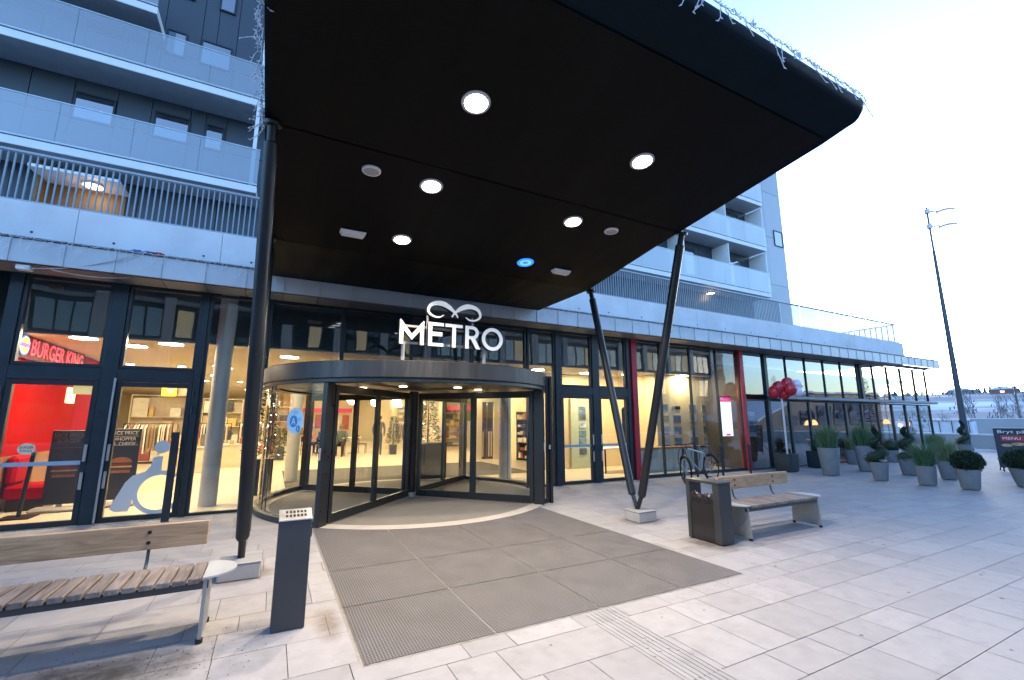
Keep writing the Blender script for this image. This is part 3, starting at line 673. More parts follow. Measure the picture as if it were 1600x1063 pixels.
# two V-shaped pairs of posts, each on a concrete plinth
def vpost(x,side):
    base=Vector((x,5.79,.16)); out=[]
    for (ty,) in ((4.55,),(6.85,)):
        top=Vector((x+(-.06 if side<0 else .02),ty,sof(ty)-.01)); d=(top-base).normalized(); L_=(top-base).length
        st_=base+d*.22+Vector((0,.045 if ty>5.8 else -.045,0))
        p=MB(); p.cyl(st_,st_+d*.03,.052,.065,n=24,caps=True); p.cyl(st_+d*.03,top-d*.20,.065,n=24); p.cyl(top-d*.20,top-d*.18,.065,.045,n=24); p.cyl(top-d*.18,top,.045,n=16)
        c=p.build('slanted_post',M_column,ca)
        q=MB(); q.cyl(top-d*.03,top+Vector((0,0,.004)),.085,n=16); q.build('top_plate',M_black,c); q=MB(); q.cyl(base+Vector((0,0,.002)),st_+d*.05,.035,n=14); q.build('pin_joint',M_black,c)
    q=MB(); q.cbox(x-.19,x+.19,5.56,5.90,.002,.155,.012); q.cbox(x-.195,x+.195,5.555,5.905,.156,.166,.003); q.build('plinth',mat('worn_plinth_concrete',(.30,.29,.28),.8,0,.12,5,dirt=.3),ca)
vpost(5.36,1); vpost(-.17,-1)
# ------------------------------------------------------------------ lamps and fittings under the canopy
M_led=emis('cool_led_glass',(.80,.86,1.0),6)
SL=math.atan(.145)
def downlight(x,y,label,power,blue=False):
    z=sof(y)-.012; t=thing('downlight',label,'downlight',(x,y,z),'round downlights under the canopy')
    T=Matrix.Translation((x,y,z))@Matrix.Rotation(-SL if y<6.85 else 0,4,'X')
    def lt(mb,prof,n=28):
        m2=MB(); m2.lathe(prof,(0,0,0),n); mb.add([tuple(T@Vector(v)) for v in m2.v],m2.f,True)
    b=MB(); lt(b,[(.112,-.001),(.112,-.016),(.130,-.016),(.140,-.010),(.142,.001)]); b.build('trim_ring',M_offwhite if not blue else emis('blue_ring_glow',(.02,.16,1),.22),t)
    b=MB(); lt(b,[(.001,-.006),(.111,-.006)]); b.build('lens',M_led if not blue else mat('dark_blue_lens',(.02,.05,.12),.2,emit=(.05,.3,1),estr=.12),t,recalc=False)
    if blue:
        b=MB(); lt(b,[(.05,-.009),(.075,-.012),(.10,-.009)]); b.build('inner_ring',emis('pale_blue_led',(.12,.42,1),.16),t,recalc=False)
    if power:
        l=bpy.data.lights.new('downlight_lamp','SPOT'); l.energy=power; l.color=(1,.84,.62); l.spot_size=R(118); l.spot_blend=.45; l.shadow_soft_size=.10
        o=bpy.data.objects.new('downlight_lamp',l); COL.objects.link(o); o.parent=t; o.location=(0,0,-.06)
PW=46
downlight(1.48,3.54,'largest lit downlight, left in the front row under the canopy',PW)
downlight(3.60,3.54,'lit downlight right in the front row nearest the canopy edge',PW)
downlight(1.48,4.90,'lit downlight in the middle row beside the round speaker',PW)
downlight(3.58,4.91,'lit downlight in the middle row near the front slanted post',PW)
downlight(1.47,6.24,'small lit downlight in the rear row beside the white emergency lamp',PW)
downlight(3.55,6.24,'downlight with a glowing blue ring under the canopy',0,True)
def speaker(x,y,label):
    z=sof(y)-.012; t=thing('ceiling_speaker',label,'speaker',(x,y,z),'ceiling speakers under the canopy')
    b=MB(); b.lathe([(.085,-.018),(.095,-.022),(.105,-.012),(.107,.006)],(x,y,z),24); b.build('ring',M_white,t)
    b=MB(); b.lathe([(.001,-.026),(.05,-.024),(.086,-.017)],(x,y,z),24); b.build('grille',mat('speaker_grille',(.38,.37,.36),.6,0,.1,80),t)
speaker(.77,4.89,'round white speaker in the soffit near the left canopy post'); speaker(4.28,4.91,'round white speaker in the soffit near the right canopy post')
def emergency(x,y,label):
    z=sof(y)-.014; t=thing('emergency_lamp',label,'emergency light',(x,y,z),'unlit box lamps under the canopy')
    b=MB(); b.cbox(x-.17,x+.17,y-.075,y+.075,z-.02,z,.005); b.build('housing',M_white,t)
    b=MB(); v=[(x-.165,y-.07,z-.02),(x+.165,y-.07,z-.02),(x+.165,y+.07,z-.02),(x-.165,y+.07,z-.02),(x-.14,y-.045,z-.065),(x+.14,y-.045,z-.065),(x+.14,y+.045,z-.065),(x-.14,y+.045,z-.065)]
    b.add(v,[(0,1,5,4),(1,2,6,5),(2,3,7,6),(3,0,4,7),(4,5,6,7)]); b.build('diffuser',mat('milky_diffuser',(.72,.72,.74),.35),t)
emergency(.79,6.28,'white box shaped emergency lamp left under the canopy'); emergency(4.30,6.29,'white box shaped emergency lamp right, beside the blue ring downlight')
# ------------------------------------------------------------------ icicle light strings
M_wire=mat('clear_white_cable',(.62,.66,.70),.4,0,.1,10); M_bulb=mat('clear_bulb',(.72,.76,.80),.2,0,.05)
def icicles(label,path,n,drop,out,seed,sag=.03,r=.003,name='icicle_lights',loose=0):
    rr=random.Random(seed); t=thing(name,label,'string lights',path[0],'strings of unlit icicle lights')
    def P(s):
        s=max(0,min(.9999,s))*(len(path)-1); i=int(s); f=s-i; return Vector(path[i])*(1-f)+Vector(path[i+1])*f
    b=MB(); pts=[]
    for i in range(n*3+1):
        p=P(i/(n*3)); pts.append(p+Vector((rr.uniform(-.01,.01),rr.uniform(-.006,.0),rr.uniform(-sag,sag))))
    b.tube(pts,r,5); bl=MB()
    for i in range(n):
        s=(i+rr.random())/n; p=P(s); L_=drop*rr.uniform(.3,1); q=[p]; cu=rr.uniform(-.5,.5)*drop; kk=6
        o=Vector(out)
        for j in range(1,kk): 
            f=j/(kk-1); q.append(p+o*(.012+.02*f)+Vector((cu*f*f+rr.uniform(-.012,.012),rr.uniform(-.006,.006),-L_*f+rr.uniform(-.008,.008))))
        b.tube(q,r*.85,5)
        for j in range(1,kk):
            d=Vector((rr.uniform(-1,1),rr.uniform(-.6,.2),rr.uniform(-1,.3))).normalized()
            bl.cyl(q[j],q[j]+d*.026,r*1.5,r*.5,n=5)
        for j in range(3):
            p2=P(s+rr.uniform(-.5,.5)/n); d=Vector((rr.uniform(-1,1),rr.uniform(-.8,.0),rr.uniform(-.4,1))).normalized(); bl.cyl(p2,p2+d*.032,r*1.4,r*.5,n=5)
    b.build('cable',M_wire,t); bl.build('bulbs',M_bulb,t)
icicles('unlit icicle lights hanging over the front edge of the black canopy',[(-.25,2.0,4.99),(2.5,1.99,4.99),(5.25,2.0,4.98)],46,.40,(0,-2.2,0),1,r=.0042)
icicles('unlit icicle lights bunched along the left side edge of the canopy',[(-.335,2.1,4.95),(-.335,3.4,4.78),(-.34,5.0,4.6)],44,.2,(-1,0,0),2,sag=.05,r=.004)
icicles('unlit icicle lights along the zinc fascia left of the canopy',[(-9,8.815,4.235),(-4,8.815,4.23),(-.4,8.815,4.235)],80,.27,(0,-1,0),3,sag=.02)
icicles('unlit icicle lights along the zinc fascia right of the canopy',[(5.42,8.815,4.24),(9,8.815,4.235),(13.5,8.815,4.24)],90,.25,(0,-1,0),4,sag=.025)
# floodlight box with slack cable, and the cloth lying on the fascia
t=thing('junction_box','small white box under the left fascia edge trailing a slack cable','junction box',(-3.42,8.95,3.80))
b=MB(); b.cbox(-3.50,-3.34,8.90,9.02,3.765,3.838,.008); b.build('housing',M_white,t)
b=MB()
def sagline(p,q,s,n=12): return [Vector(p).lerp(Vector(q),i/n)+Vector((0,0,-s*4*(i/n)*(1-i/n))) for i in range(n+1)]
b.tube(sagline((-3.40,8.905,3.79),(-2.1,8.80,4.20),.09),.007,5); b.tube(sagline((-3.1,8.86,3.80),(-2.2,8.95,3.835),.05),.006,5); b.build('cable',mat('grey_cable',(.45,.45,.44),.5),t)
t=thing('crumpled_flag','crumpled blue white and red cloth lying on the left fascia edge','cloth',(-2.2,8.95,4.26))
for (dx,cc,nm) in ((-.13,(.05,.15,.45),'blue_cloth'),(-.03,(.7,.75,.8),'white_cloth'),(.03,(.03,.04,.2),'navy_cloth'),(.14,(.6,.03,.03),'red_cloth')):
    b=MB(); b.sphere((-2.02+dx,8.93,4.275),(.09,.05,.03),12,8,noise=.5); b.build(nm,mat(nm,cc,.8),t)
# ------------------------------------------------------------------ benches
def make_bench(label,cx,cy,bd=(-.72,.98),br=(-.35,.58)):
    t=thing('park_bench',label,'bench',(cx,cy,0),'benches of wooden slats and steel')
    b=MB(); n=17; w=1.60/n
    for i in range(n):
        x=cx-.80+i*w; b.cbox(x+.0075,x+w-.0075,cy-.22,cy+.22,.412+rnd.uniform(-.001,.001),.452+rnd.uniform(-.002,.002),.005)
    b.build('seat',M_slat,t)
    b=MB()
    for yy in (-.17,.17): b.cbox(cx-.84,cx+.84,cy+yy-.02,cy+yy+.02,.365,.411,.004)
    b.build('seat_frame',M_grey_steel,t)
    for sx in (-1,1):
        b=MB(); P=[(0,-.225)]+[(.205*math.sin(a),-.225*math.cos(a)) for a in [PI*i/20 for i in range(1,20)]]+[(0,.225)]
        P=[(cx+sx*(.803+p[0]),cy+p[1]) for p in P]
        b.prism([(p[0],p[1]) for p in P],(0,0,.440),(1,0,0),(0,1,0),(0,0,1),.012); b.build('end_shelf',mat('worn_shelf_paint',(.44,.44,.43),.45,.2,.08,4),t)
        b=MB(); x=cx+sx*.82
        b.prism([(cy-.19,.438),(cy+.20,.438),(cy+.215,.03),(cy+.18,.03),(cy-.18,.03),(cy-.215,.03)],(x-.012,0,0),(0,1,0),(0,0,1),(1,0,0),.024)
        lg=b.build('leg',mat('pale_leg_plate',(.36,.35,.33),.45,.5,.08,6),t)
        b=MB()
        for yy in (-.195,.195): b.cyl((x,cy+yy,.002),(x,cy+yy,.032),.024,n=12)
        b.build('rubber_foot',M_black,lg)
    b=MB(); b.cbox(cx+bd[0],cx+bd[1],cy+.335,cy+.375,.565,.755,.006); bk=b.build('backrest',M_board,t)
    for xx in (cx+br[0],cx+br[1]):
        b=MB(); pts=[(xx,cy+.10,.40),(xx,cy+.24,.405),(xx,cy+.34,.43),(xx,cy+.375,.50),(xx,cy+.389,.60),(xx,cy+.389,.70)]
        B=bez(pts); b.tube(B,.012,8); b.build('back_bracket',M_grey_steel,t)
        b=MB()
        for zz in (.62,.70): b.cyl((xx,cy+.326,zz),(xx,cy+.338,zz),.014,n=10)
        b.build('bolt',M_black,bk)
    return t
make_bench('wooden slat bench in the left corner, cut by the picture edge',-1.16,4.42,(-1.3,.76),(-.95,.36))
make_bench('wooden slat bench standing behind the dark litter bin',6.60,4.31)
# ------------------------------------------------------------------ litter bin
M_bin=mat('dark_bin_paint',(.045,.045,.047),.36,.3,.15,3,dirt=.15,dirtcol=(.14,.14,.14))
t=thing('litter_bin','dark metal litter bin with an open slot and a black bag beside the bench','litter bin',(5.31,4.36,0))
x0,x1,y0,y1=5.19,5.43,4.10,4.63
b=MB(); b.cbox(x0,x1,y0,y0+.10,.015,.748,.005); b.cbox(x0,x1,y1-.06,y1,.015,.748,.005); b.cbox(x0-.003,x1+.003,y0-.003,y1+.003,.75,.785,.006); b.cbox(x0+.02,x1-.02,y0+.10,y1-.06,.02,.05,.004); b.build('frame',M_bin,t)
b=MB(); b.cbox(x0+.012,x0+.03,y0+.102,y1-.062,.04,.55,.004); b.build('door',mat('glossy_bin_panel',(.022,.02,.02),.2,.2,.2,2),t)
b=MB(); b.cbox(x1-.03,x1-.012,y0+.102,y1-.062,.04,.55,.004); b.build('rear_panel',M_bin,t)
b=MB(); N=14
vs=[];fs=[]
for i in range(N+1):
    f=i/N; yy=y0+.105+(y1-y0-.17)*f; top=.60+.018*math.sin(9*f)+.03*abs(math.sin(23*f)); 
    vs+= [(x0+.006,yy,.50+.012*math.sin(17*f)),(x0+.002,yy,top-.05),(x0+.03,yy,top),(x0+.05,yy,top-.06)]
for i in range(N):
    for j in range(3): fs.append((i*4+j,(i+1)*4+j,(i+1)*4+j+1,i*4+j+1))
b.add(vs,fs,True); b.build('bin_bag',mat('black_plastic_bag',(.012,.012,.013),.25,0,.2,20,bump=.6,bscale=30),t)
# ------------------------------------------------------------------ ash post
t=thing('ash_post','dark grey ash post with a slanted perforated steel top beside the mat','ash post',(.23,4.23,0))
b=MB(); x0,x1,y0,y1=.115,.352,4.13,4.29
v=[(x0,y0,.003),(x1,y0,.003),(x1,y1,.003),(x0,y1,.003),(x0,y0,.80),(x1,y0,.80),(x1,y1,.855),(x0,y1,.855)]
b.add(v,[(0,1,5,4),(1,2,6,5),(2,3,7,6),(3,0,4,7),(4,5,6,7),(3,2,1,0)]); o=b.build('body',mat('slate_grey_paint',(.05,.053,.058),.42,.2,.08,3,dirt=.08),t)
bv=o.modifiers.new('edge','BEVEL'); bv.width=.006; bv.segments=2
sl_=math.atan2(.055,.16); T=Matrix.Translation((.2335,4.125,.802))@Matrix.Rotation(sl_,4,'X')
b=MB(); b.cbox(-.122,.122,0,.175,.0,.012,.004,M=T); tp=b.build('top_plate',mat('dull_steel_plate',(.42,.40,.38),.4,.7,.12,12),t)
b=MB()
for r_ in range(2):
    for i in range(6):
        x=-.072+i*.027; y=.045+r_*.06; b.cbox(x,x+.017,y,y+.036,.0122,.0135,.0004,M=T)
b.build('stub_holes',M_black,tp)
b=MB(); b.cbox(.353,.362,4.17,4.22,.66,.74,.003); b.build('lock',M_black,t)
# ------------------------------------------------------------------ door opener post (front of left door)
t=thing('opener_post','slim dark post with a push plate before the left glass door','bollard',(-1.37,9.2,0))
b=MB(); b.cbox(-1.425,-1.325,9.15,9.23,.003,1.39,.006); b.build('post',M_alu,t)
b=MB(); b.cbox(-1.324,-1.318,9.165,9.215,.85,1.15,.003); b.build('push_plate',mat('worn_steel_edge',(.28,.2,.12),.4,.6),t)
# ------------------------------------------------------------------ bicycle hoops and bicycle
def hoop(x,y,label):
    t=thing('bicycle_stand',label,'bicycle stand',(x,y,0),'bicycle stands by the glazing')
    b=MB(); b.cbox(x-.035,x+.035,y-.02,y+.02,.003,.84,.01); b.sphere((x,y,.84),(.036,.021,.05),12,8); b.build('post',M_alu,t)
    b=MB(); b.tube([(x+.155*math.cos(a)*(1-.12*math.sin(a)),y+.03,.63+.25*math.sin(a)) for a in [2*PI*i/28 for i in range(28)]],.009,7,closed=True); b.build('ring',M_alu,t)
hoop(12.8,8.93,'bicycle stand in front of the right red post'); hoop(11.62,8.97,'bicycle stand below the bright poster screen'); hoop(10.72,9.1,'bicycle stand hidden behind the bicycle frame'); hoop(9.43,8.42,'bicycle stand the bicycle front is leaned against')
bk=thing('bicycle','silver city bicycle with black mudguards leaning at the stands behind the bench','bicycle',(9.2,8.15,0))
BM=Matrix.Translation((9.22,8.16,0))@Matrix.Rotation(R(6),4,'Z')@Matrix.Rotation(R(-4),4,'X')
P=lambda x,y,z: tuple(BM@Vector((x,y,z)))
def bt(pts,r,name,m,parent=bk,n=8): b=MB(); b.tube([P(*p) for p in pts],r,n); return b.build(name,m,parent)
M_silver=mat('silver_bike_paint',(.34,.36,.38),.3,.5,.05,5)
wr=.34; fx,rx=0,1.08
head0,head1=(.20,0,.66),(.16,0,.86); bb=(.66,0,.29); seat_=(.82,0,.80)
b=MB()
for pts in ([head0,(.42,0,.44),(.56,0,.31),bb],[head1,(.5,0,.80),(.80,0,.74)],[bb,seat_],[(.79,.035,.70),(rx,.05,wr)],[(.79,-.035,.70),(rx,-.05,wr)],[(bb[0],.035,bb[2]),(rx,.05,wr)],[(bb[0],-.035,bb[2]),(rx,-.05,wr)],[head0,head1]): b.tube([P(*p) for p in pts],.018 if pts[0] in (head0,head1,bb) and len(pts)!=2 or pts==[bb,seat_] else .011,8)
fr_=b.build('frame',M_silver,bk)
def wheel(c,rot,nm='wheel'):
    WM=BM@Matrix.Translation(c)@Matrix.Rotation(rot,4,'Z')
    b=MB(); b.tube([tuple(WM@Vector((wr*.96*math.cos(a),0,wr*.96*math.sin(a)))) for a in [2*PI*i/40 for i in range(40)]],.019,8,closed=True); w=b.build(nm,mat('black_rubber_tyre',(.010,.010,.011),.8,0,.1,5,spec=.15),bk)
    b=MB(); b.tube([tuple(WM@Vector((wr*.9*math.cos(a),0,wr*.9*math.sin(a)))) for a in [2*PI*i/40 for i in range(40)]],.006,6,closed=True); b.build('rim',mat('dull_grey_rim',(.12,.12,.12),.5,.4),w)
    b=MB(); b.cyl(tuple(WM@Vector((0,-.04,0))),tuple(WM@Vector((0,.04,0))),.022,n=10)
    for i in range(18):
        a=2*PI*i/18; b.cyl(tuple(WM@Vector((0,.02*(-1)**i,0))),tuple(WM@Vector((wr*.9*math.cos(a),0,wr*.9*math.sin(a)))),.0022,n=4,caps=False)
    b.build('spokes',M_steel,w)
    b=MB(); b.tube([tuple(WM@Vector((wr*1.07*math.cos(a),0,wr*1.07*math.sin(a)))) for a in [R(20)+R(160)*i/20 for i in range(21)]] if rot==0 else [tuple(WM@Vector((wr*1.07*math.cos(a),0,wr*1.07*math.sin(a)))) for a in [R(45)+R(120)*i/16 for i in range(17)]],.024,8); b.build('mudguard',mat('black_mudguard',(.008,.008,.009),.45,spec=.3),bk)
    return WM
FW=wheel((fx,0,wr),R(58)); wheel((rx,0,wr),0)
b=MB(); f2=lambda x,y,z: tuple(FW@Vector((x,y,z-wr)))
for s in (-1,1): b.tube([f2(0,.05*s,wr),f2(.03,.05*s,.58),P(.19,.0,.68)],.012,8)
b.build('fork',M_silver,bk)
b=MB(); hb=[(-.02,-.30,.02),(.0,-.2,.06),(.05,-.06,.05),(.05,.06,.05),(.0,.2,.06),(-.02,.30,.02)]
HM=BM@Matrix.Translation((.15,0,.93))@Matrix.Rotation(R(58),4,'Z'); b.tube([tuple(HM@Vector((p[0]+.0,p[1],p[2]))) for p in bez(hb)],.013,8); b.tube([P(*head1),tuple(HM@Vector((.05,0,.05)))],.015,8); b.build('handlebar',M_black,bk)
b=MB(); b.sphere(P(.86,0,.90),(.13,.075,.035),14,8); b.cyl(P(.82,0,.79),P(.84,0,.88),.013,n=8); b.build('saddle',M_black,bk)
b=MB(); b.cyl(P(.66,-.06,.29),P(.66,-.045,.29),.085,n=20); b.cyl(P(.66,-.09,.29),P(.75,-.09,.15),.011,n=8); b.cyl(P(.66,.09,.29),P(.57,.09,.43),.011,n=8); b.cbox(-.05,.05,-.05,.05,-.01,.01,.004,M=Matrix.Translation(P(.75,-.14,.15))); b.build('crank',M_black,bk)
b=MB(); b.tube([P(.80,0,.78),P(1.05,0,.74),P(1.2,0,.73)],.008,6); b.tube([P(1.12,.04,.73),P(rx,.06,wr)],.006,6); b.tube([P(1.12,-.04,.73),P(rx,-.06,wr)],.006,6); b.build('rear_rack',M_black,bk)
b=MB(); b.tube([P(.88,-.05,.60),P(.93,-.06,.42),P(1.02,-.06,.30)],.014,6); b.build('orange_strap',mat('orange_rubber',(.75,.18,.04),.5),bk)
# ------------------------------------------------------------------ planters
M_pot=mat('rough_grey_pot',(.20,.205,.21),.8,0,.14,5,bump=.3,bscale=30,dirt=.3,dirtcol=(.33,.33,.33))
M_potdark=mat('dark_slate_pot',(.035,.045,.05),.5,0,.2,5,bump=.1,bscale=12)
M_soil=mat('potting_soil',(.03,.022,.016),.95,0,.3,20)
def rsq(r,n=32,p=4):
    out=[]
    for i in range(n):
        a=2*PI*i/n; c,s=math.cos(a),math.sin(a); q=(abs(c)**p+abs(s)**p)**(-1/p); out.append((r*c*q,r*s*q))
    return out
def pot(t,x,y,h,wb,wt,m,p=3.2,rim=True,rot=.3):
    b=MB(); prof=[(wb*.80,.004),(wb*.95,.02),(wb,.06),((wb+wt)/2*1.01,h*.55),(wt,h-.03 if rim else h-.01),(wt*1.01,h-.008),(wt*.985,h),(wt*.93,h),(wt*.92,h-.05)]
    n=32; vs=[];fs=[]; cr,sr=math.cos(rot),math.sin(rot)
    for r_,z in prof:
        for q in rsq(r_/2,n,p): vs.append((x+q[0]*cr-q[1]*sr,y+q[0]*sr+q[1]*cr,z))
    K=len(prof)
    for j in range(K-1):
        for i in range(n): fs.append((j*n+i,j*n+(i+1)%n,(j+1)*n+(i+1)%n,(j+1)*n+i))
    fs.append(tuple(range(n))[::-1]); b.add(vs,fs,True); o=b.build('pot',m,t)
    b=MB(); b.add([(x+q[0]*cr-q[1]*sr,y+q[0]*sr+q[1]*cr,h-.045) for q in rsq(wt*.465,n,p)],[tuple(range(n))]); b.build('soil',M_soil,o,recalc=False)
    if h>.45 and rim is True:
        b=MB(); b.add([(x+(q[0]*cr-q[1]*sr),y+(q[0]*sr+q[1]*cr),z) for z in (h*.74,h*.755) for q in rsq((wb+(wt-wb)*.8)/2*1.02,n,p)],[(i,(i+1)%n,n+(i+1)%n,n+i) for i in range(n)],True)
M_grassG=mat('green_grass_blade',(.09,.17,.075),.6,0,.1,2,island=.45)
M_grassY=mat('straw_green_blade',(.17,.21,.09),.65,0,.1,2,island=.4)
def grass(t,x,y,z,r,h,n,m,seed,lean=(0,0),sp=.35,flop=0):
    n=int(n*2.0)
    rr=random.Random(seed); b=MB()
    for i in range(n):
        a=rr.uniform(0,2*PI); d=r*math.sqrt(rr.random()); bx_,by=x+d*math.cos(a),y+d*math.sin(a)
        hh=h*rr.uniform(.8,1.2)*(1-.25*d/r); ox=math.cos(a)*sp*hh*rr.uniform(.0,1)*(.3+d/r)+lean[0]*hh; oy=math.sin(a)*sp*hh*rr.uniform(0,1)*(.3+d/r)+lean[1]*hh
        if flop and rr.random()<flop: ox*=2.6; oy*=2.6; hh*=.75
        w=rr.uniform(.004,.007)*1.3; ta=rr.uniform(0,PI); ux,uy=math.cos(ta)*w,math.sin(ta)*w; k=4; vs=[];fs=[]
        for j in range(k+1):
            f=j/k; c=(bx_+ox*f*f,by+oy*f*f,z+hh*f*(1-.12*f*f)); ww=(1-f*.9); vs+= [(c[0]-ux*ww,c[1]-uy*ww,c[2]),(c[0]+ux*ww,c[1]+uy*ww,c[2])]
        for j in range(k): fs.append((2*j,2*j+1,2*j+3,2*j+2))
        b.add(vs,fs,False)
    return b.build('grass_tuft',m,t,recalc=False)
M_box=mat('boxwood_leaf',(.022,.045,.02),.6,0,.1,3,island=.6)
def leafball(t,c,rad,n,seed,name='foliage',ls=.022,m=None,inner=.55,core=True):
    rr=random.Random(seed); b=MB()
    if core: b.sphere(c,tuple(r_*.74 for r_ in rad),14,9,noise=.1)
    for i in range(n):
        u=Vector((rr.gauss(0,1),rr.gauss(0,1),rr.gauss(0,1))).normalized(); q=rr.uniform(.72,1.02); 
        q*=1+.10*math.sin(5*u.x+seed)*math.sin(6*u.y+2)*math.cos(5*u.z)
        p=Vector((c[0]+u.x*rad[0]*q,c[1]+u.y*rad[1]*q,c[2]+u.z*rad[2]*q)); d=(u+Vector((rr.uniform(-1,1),rr.uniform(-1,1),rr.uniform(-.6,1)))*.9).normalized(); s=d.orthogonal().normalized(); s.rotate(Quaternion(d,rr.uniform(0,6))); l=ls*rr.uniform(.7,1.5)
        b.add([p,p+d*l*.5+s*l*.3,p+d*l,p+d*l*.5-s*l*.3],[(0,1,2,3)])
    return b.build(name,m or M_box,t,recalc=False)
def spiral(t,x,y,z,h,seed,r0=.22):
    rr=random.Random(seed); b=MB(); N=6500
    b.tube([(x+(r0*(1-f)**.75*.62+.012)*math.cos(f*2*PI*2.15+seed),y+(r0*(1-f)**.75*.62+.012)*math.sin(f*2*PI*2.15+seed),z+.06+(h-.08)*f) for f in [i/60 for i in range(61)]],[(.12*(1-i/60)**.8+.03)*.8 for i in range(61)],8)
    b.cyl((x,y,z),(x,y,z+h),.014,.008,n=6)
    for i in range(N):
        f=rr.random()**1.25; a=f*2*PI*2.15+seed; rad=r0*(1-f)**.75*.62+.012; tube=(.12*(1-f)**.8+.032)
        u=Vector((rr.gauss(0,1),rr.gauss(0,1),rr.gauss(0,1))).normalized()*tube*rr.uniform(.5,1.05)
        p=Vector((x+rad*math.cos(a),y+rad*math.sin(a),z+.06+(h-.08)*f))+u
        d=(u.normalized()+Vector((rr.uniform(-1,1),rr.uniform(-1,1),rr.uniform(-.5,1)))*.8).normalized(); s=d.orthogonal().normalized(); l=.028*rr.uniform(.7,1.4)
        b.add([p,p+d*l*.5+s*l*.3,p+d*l,p+d*l*.5-s*l*.3],[(0,1,2,3)])
    return b.build('spiral_foliage',M_box,t,recalc=False)
GP='planters standing before the cafe'
def planter(label,x,y,h,wb,wt,m=M_pot,rot=.3,p=3.2,name='planter'):
    t=thing(name,label,'planter',(x,y,0),GP); pot(t,x,y,h,wb,wt,m,p,True,rot); return t
t=planter('tall grey pot of upright green grass, nearest the balloon pole',14.43,7.55,.78,.40,.53); grass(t,14.43,7.55,.70,.20,.86,340,M_grassG,1,sp=.34,flop=.08)
t=planter('tall grey pot of upright green grass behind the front spiral shrub',16.5,7.6,.78,.36,.50,rot=.5); grass(t,16.5,7.6,.70,.20,.86,340,M_grassG,2,sp=.34,flop=.08)
t=planter('low grey pot of short grass between the two tall pots',18.75,9.0,.50,.40,.48); grass(t,18.75,9.0,.42,.19,.66,260,M_grassY,3,sp=.22)
t=planter('small grey pot with a spiral clipped shrub, front row',14.36,6.3,.48,.31,.40); spiral(t,14.36,6.3,.44,.94,1.0)
t=planter('wide grey pot with a large spiral clipped shrub, second row',16.55,6.5,.49,.40,.52); spiral(t,16.55,6.5,.45,.92,2.6,.30)
t=planter('grey pot of drooping grass at the centre of the group',14.36,5.33,.47,.33,.38,rot=.1); grass(t,14.36,5.33,.40,.15,.72,330,M_grassG,4,sp=.5,flop=.22,lean=(-.02,.02))
t=planter('grey pot of leaning straw grass between drooping grass and lamp post',16.25,5.55,.48,.33,.42,rot=.2); grass(t,16.25,5.55,.40,.16,.80,280,M_grassY,5,sp=.45,flop=.2,lean=(.05,-.03))
t=planter('grey pot with a round clipped box shrub in front of the lamp post',14.4,4.57,.46,.33,.41,rot=.15); leafball(t,(14.4,4.57,.63),(.285,.285,.235),5200,1,ls=.035)
t=planter('grey pot with a wide round box shrub at the right picture edge',16.15,4.05,.44,.46,.62,rot=.1); leafball(t,(16.15,4.05,.62),(.40,.40,.25),6500,2,ls=.038)
t=planter('pot of tufted grass standing farthest along the cafe front',25.5,9.0,.5,.42,.5); grass(t,25.5,9.0,.42,.24,.62,260,M_grassY,6,sp=.3)
t=planter('pot with a thin spiral shrub peeping above the far grass',27.2,8.6,.5,.4,.5); spiral(t,27.2,8.6,.45,1.1,.4,.24)
t=planter('pot with a small round shrub behind the front spiral',20.9,8.7,.45,.36,.42); leafball(t,(20.9,8.7,.62),(.30,.30,.26),1600,3)
t=planter('dark square pot close to the glass behind the tall grass pot',16.3,8.9,.55,.48,.5,M_potdark,0,8); leafball(t,(16.3,8.9,.72),(.2,.2,.25),900,4)
t=planter('dark grass pot half hidden behind the large spiral shrub',21.5,7.6,.5,.42,.5); grass(t,21.5,7.6,.42,.2,.75,240,M_grassG,8,sp=.3)
# balloons on their pole in a dark cube
t=thing('balloon_stand','cluster of red and white balloons on a pole in a dark cube planter','balloons',(14.13,8.72,0))
pot(t,14.28,8.72,.55,.50,.55,M_potdark,9,True,0)
b=MB(); b.cyl((14.36,8.72,.45),(14.36,8.72,2.42),.03,n=14); b.build('pole',M_offwhite,t)
M_bred=mat('red_balloon_skin',(.52,.012,.03),.22,0,.05,3,coat=.4); M_bwh=mat('white_balloon_skin',(.72,.70,.76),.25,0,.03,3,coat=.4)
for (dx,dz,w) in ((-.15,.02,0),(.15,.14,0),(.0,-.18,0),(-.30,-.13,0),(.22,-.05,0),(.44,.10,1),(.44,-.14,1)):
    dy=rnd.uniform(-.1,.1); dx=dx*.85+.10; c=(14.32+dx*.52+dy*.85,8.72-dx*.85+dy*.52,2.58+dz*.9); b=MB(); b.sphere(c,((.16,.16,.17) if w else (.19,.19,.21)),20,14); b.cyl((c[0],c[1],c[2]-.225),(c[0],c[1],c[2]-.2),.02,.008,n=8); bb_=b.build('balloon',M_bwh if w else M_bred,t)
    if not w and dx>-.25:
        b=MB(); b.add([(c[0]-.05,c[1]-.193,c[2]+.03),(c[0]+.06,c[1]-.190,c[2]+.05),(c[0]+.06,c[1]-.189,c[2]+.065),(c[0]-.05,c[1]-.192,c[2]+.045)],[(0,1,2,3)]); b.build('print',M_bwh,bb_,recalc=False)
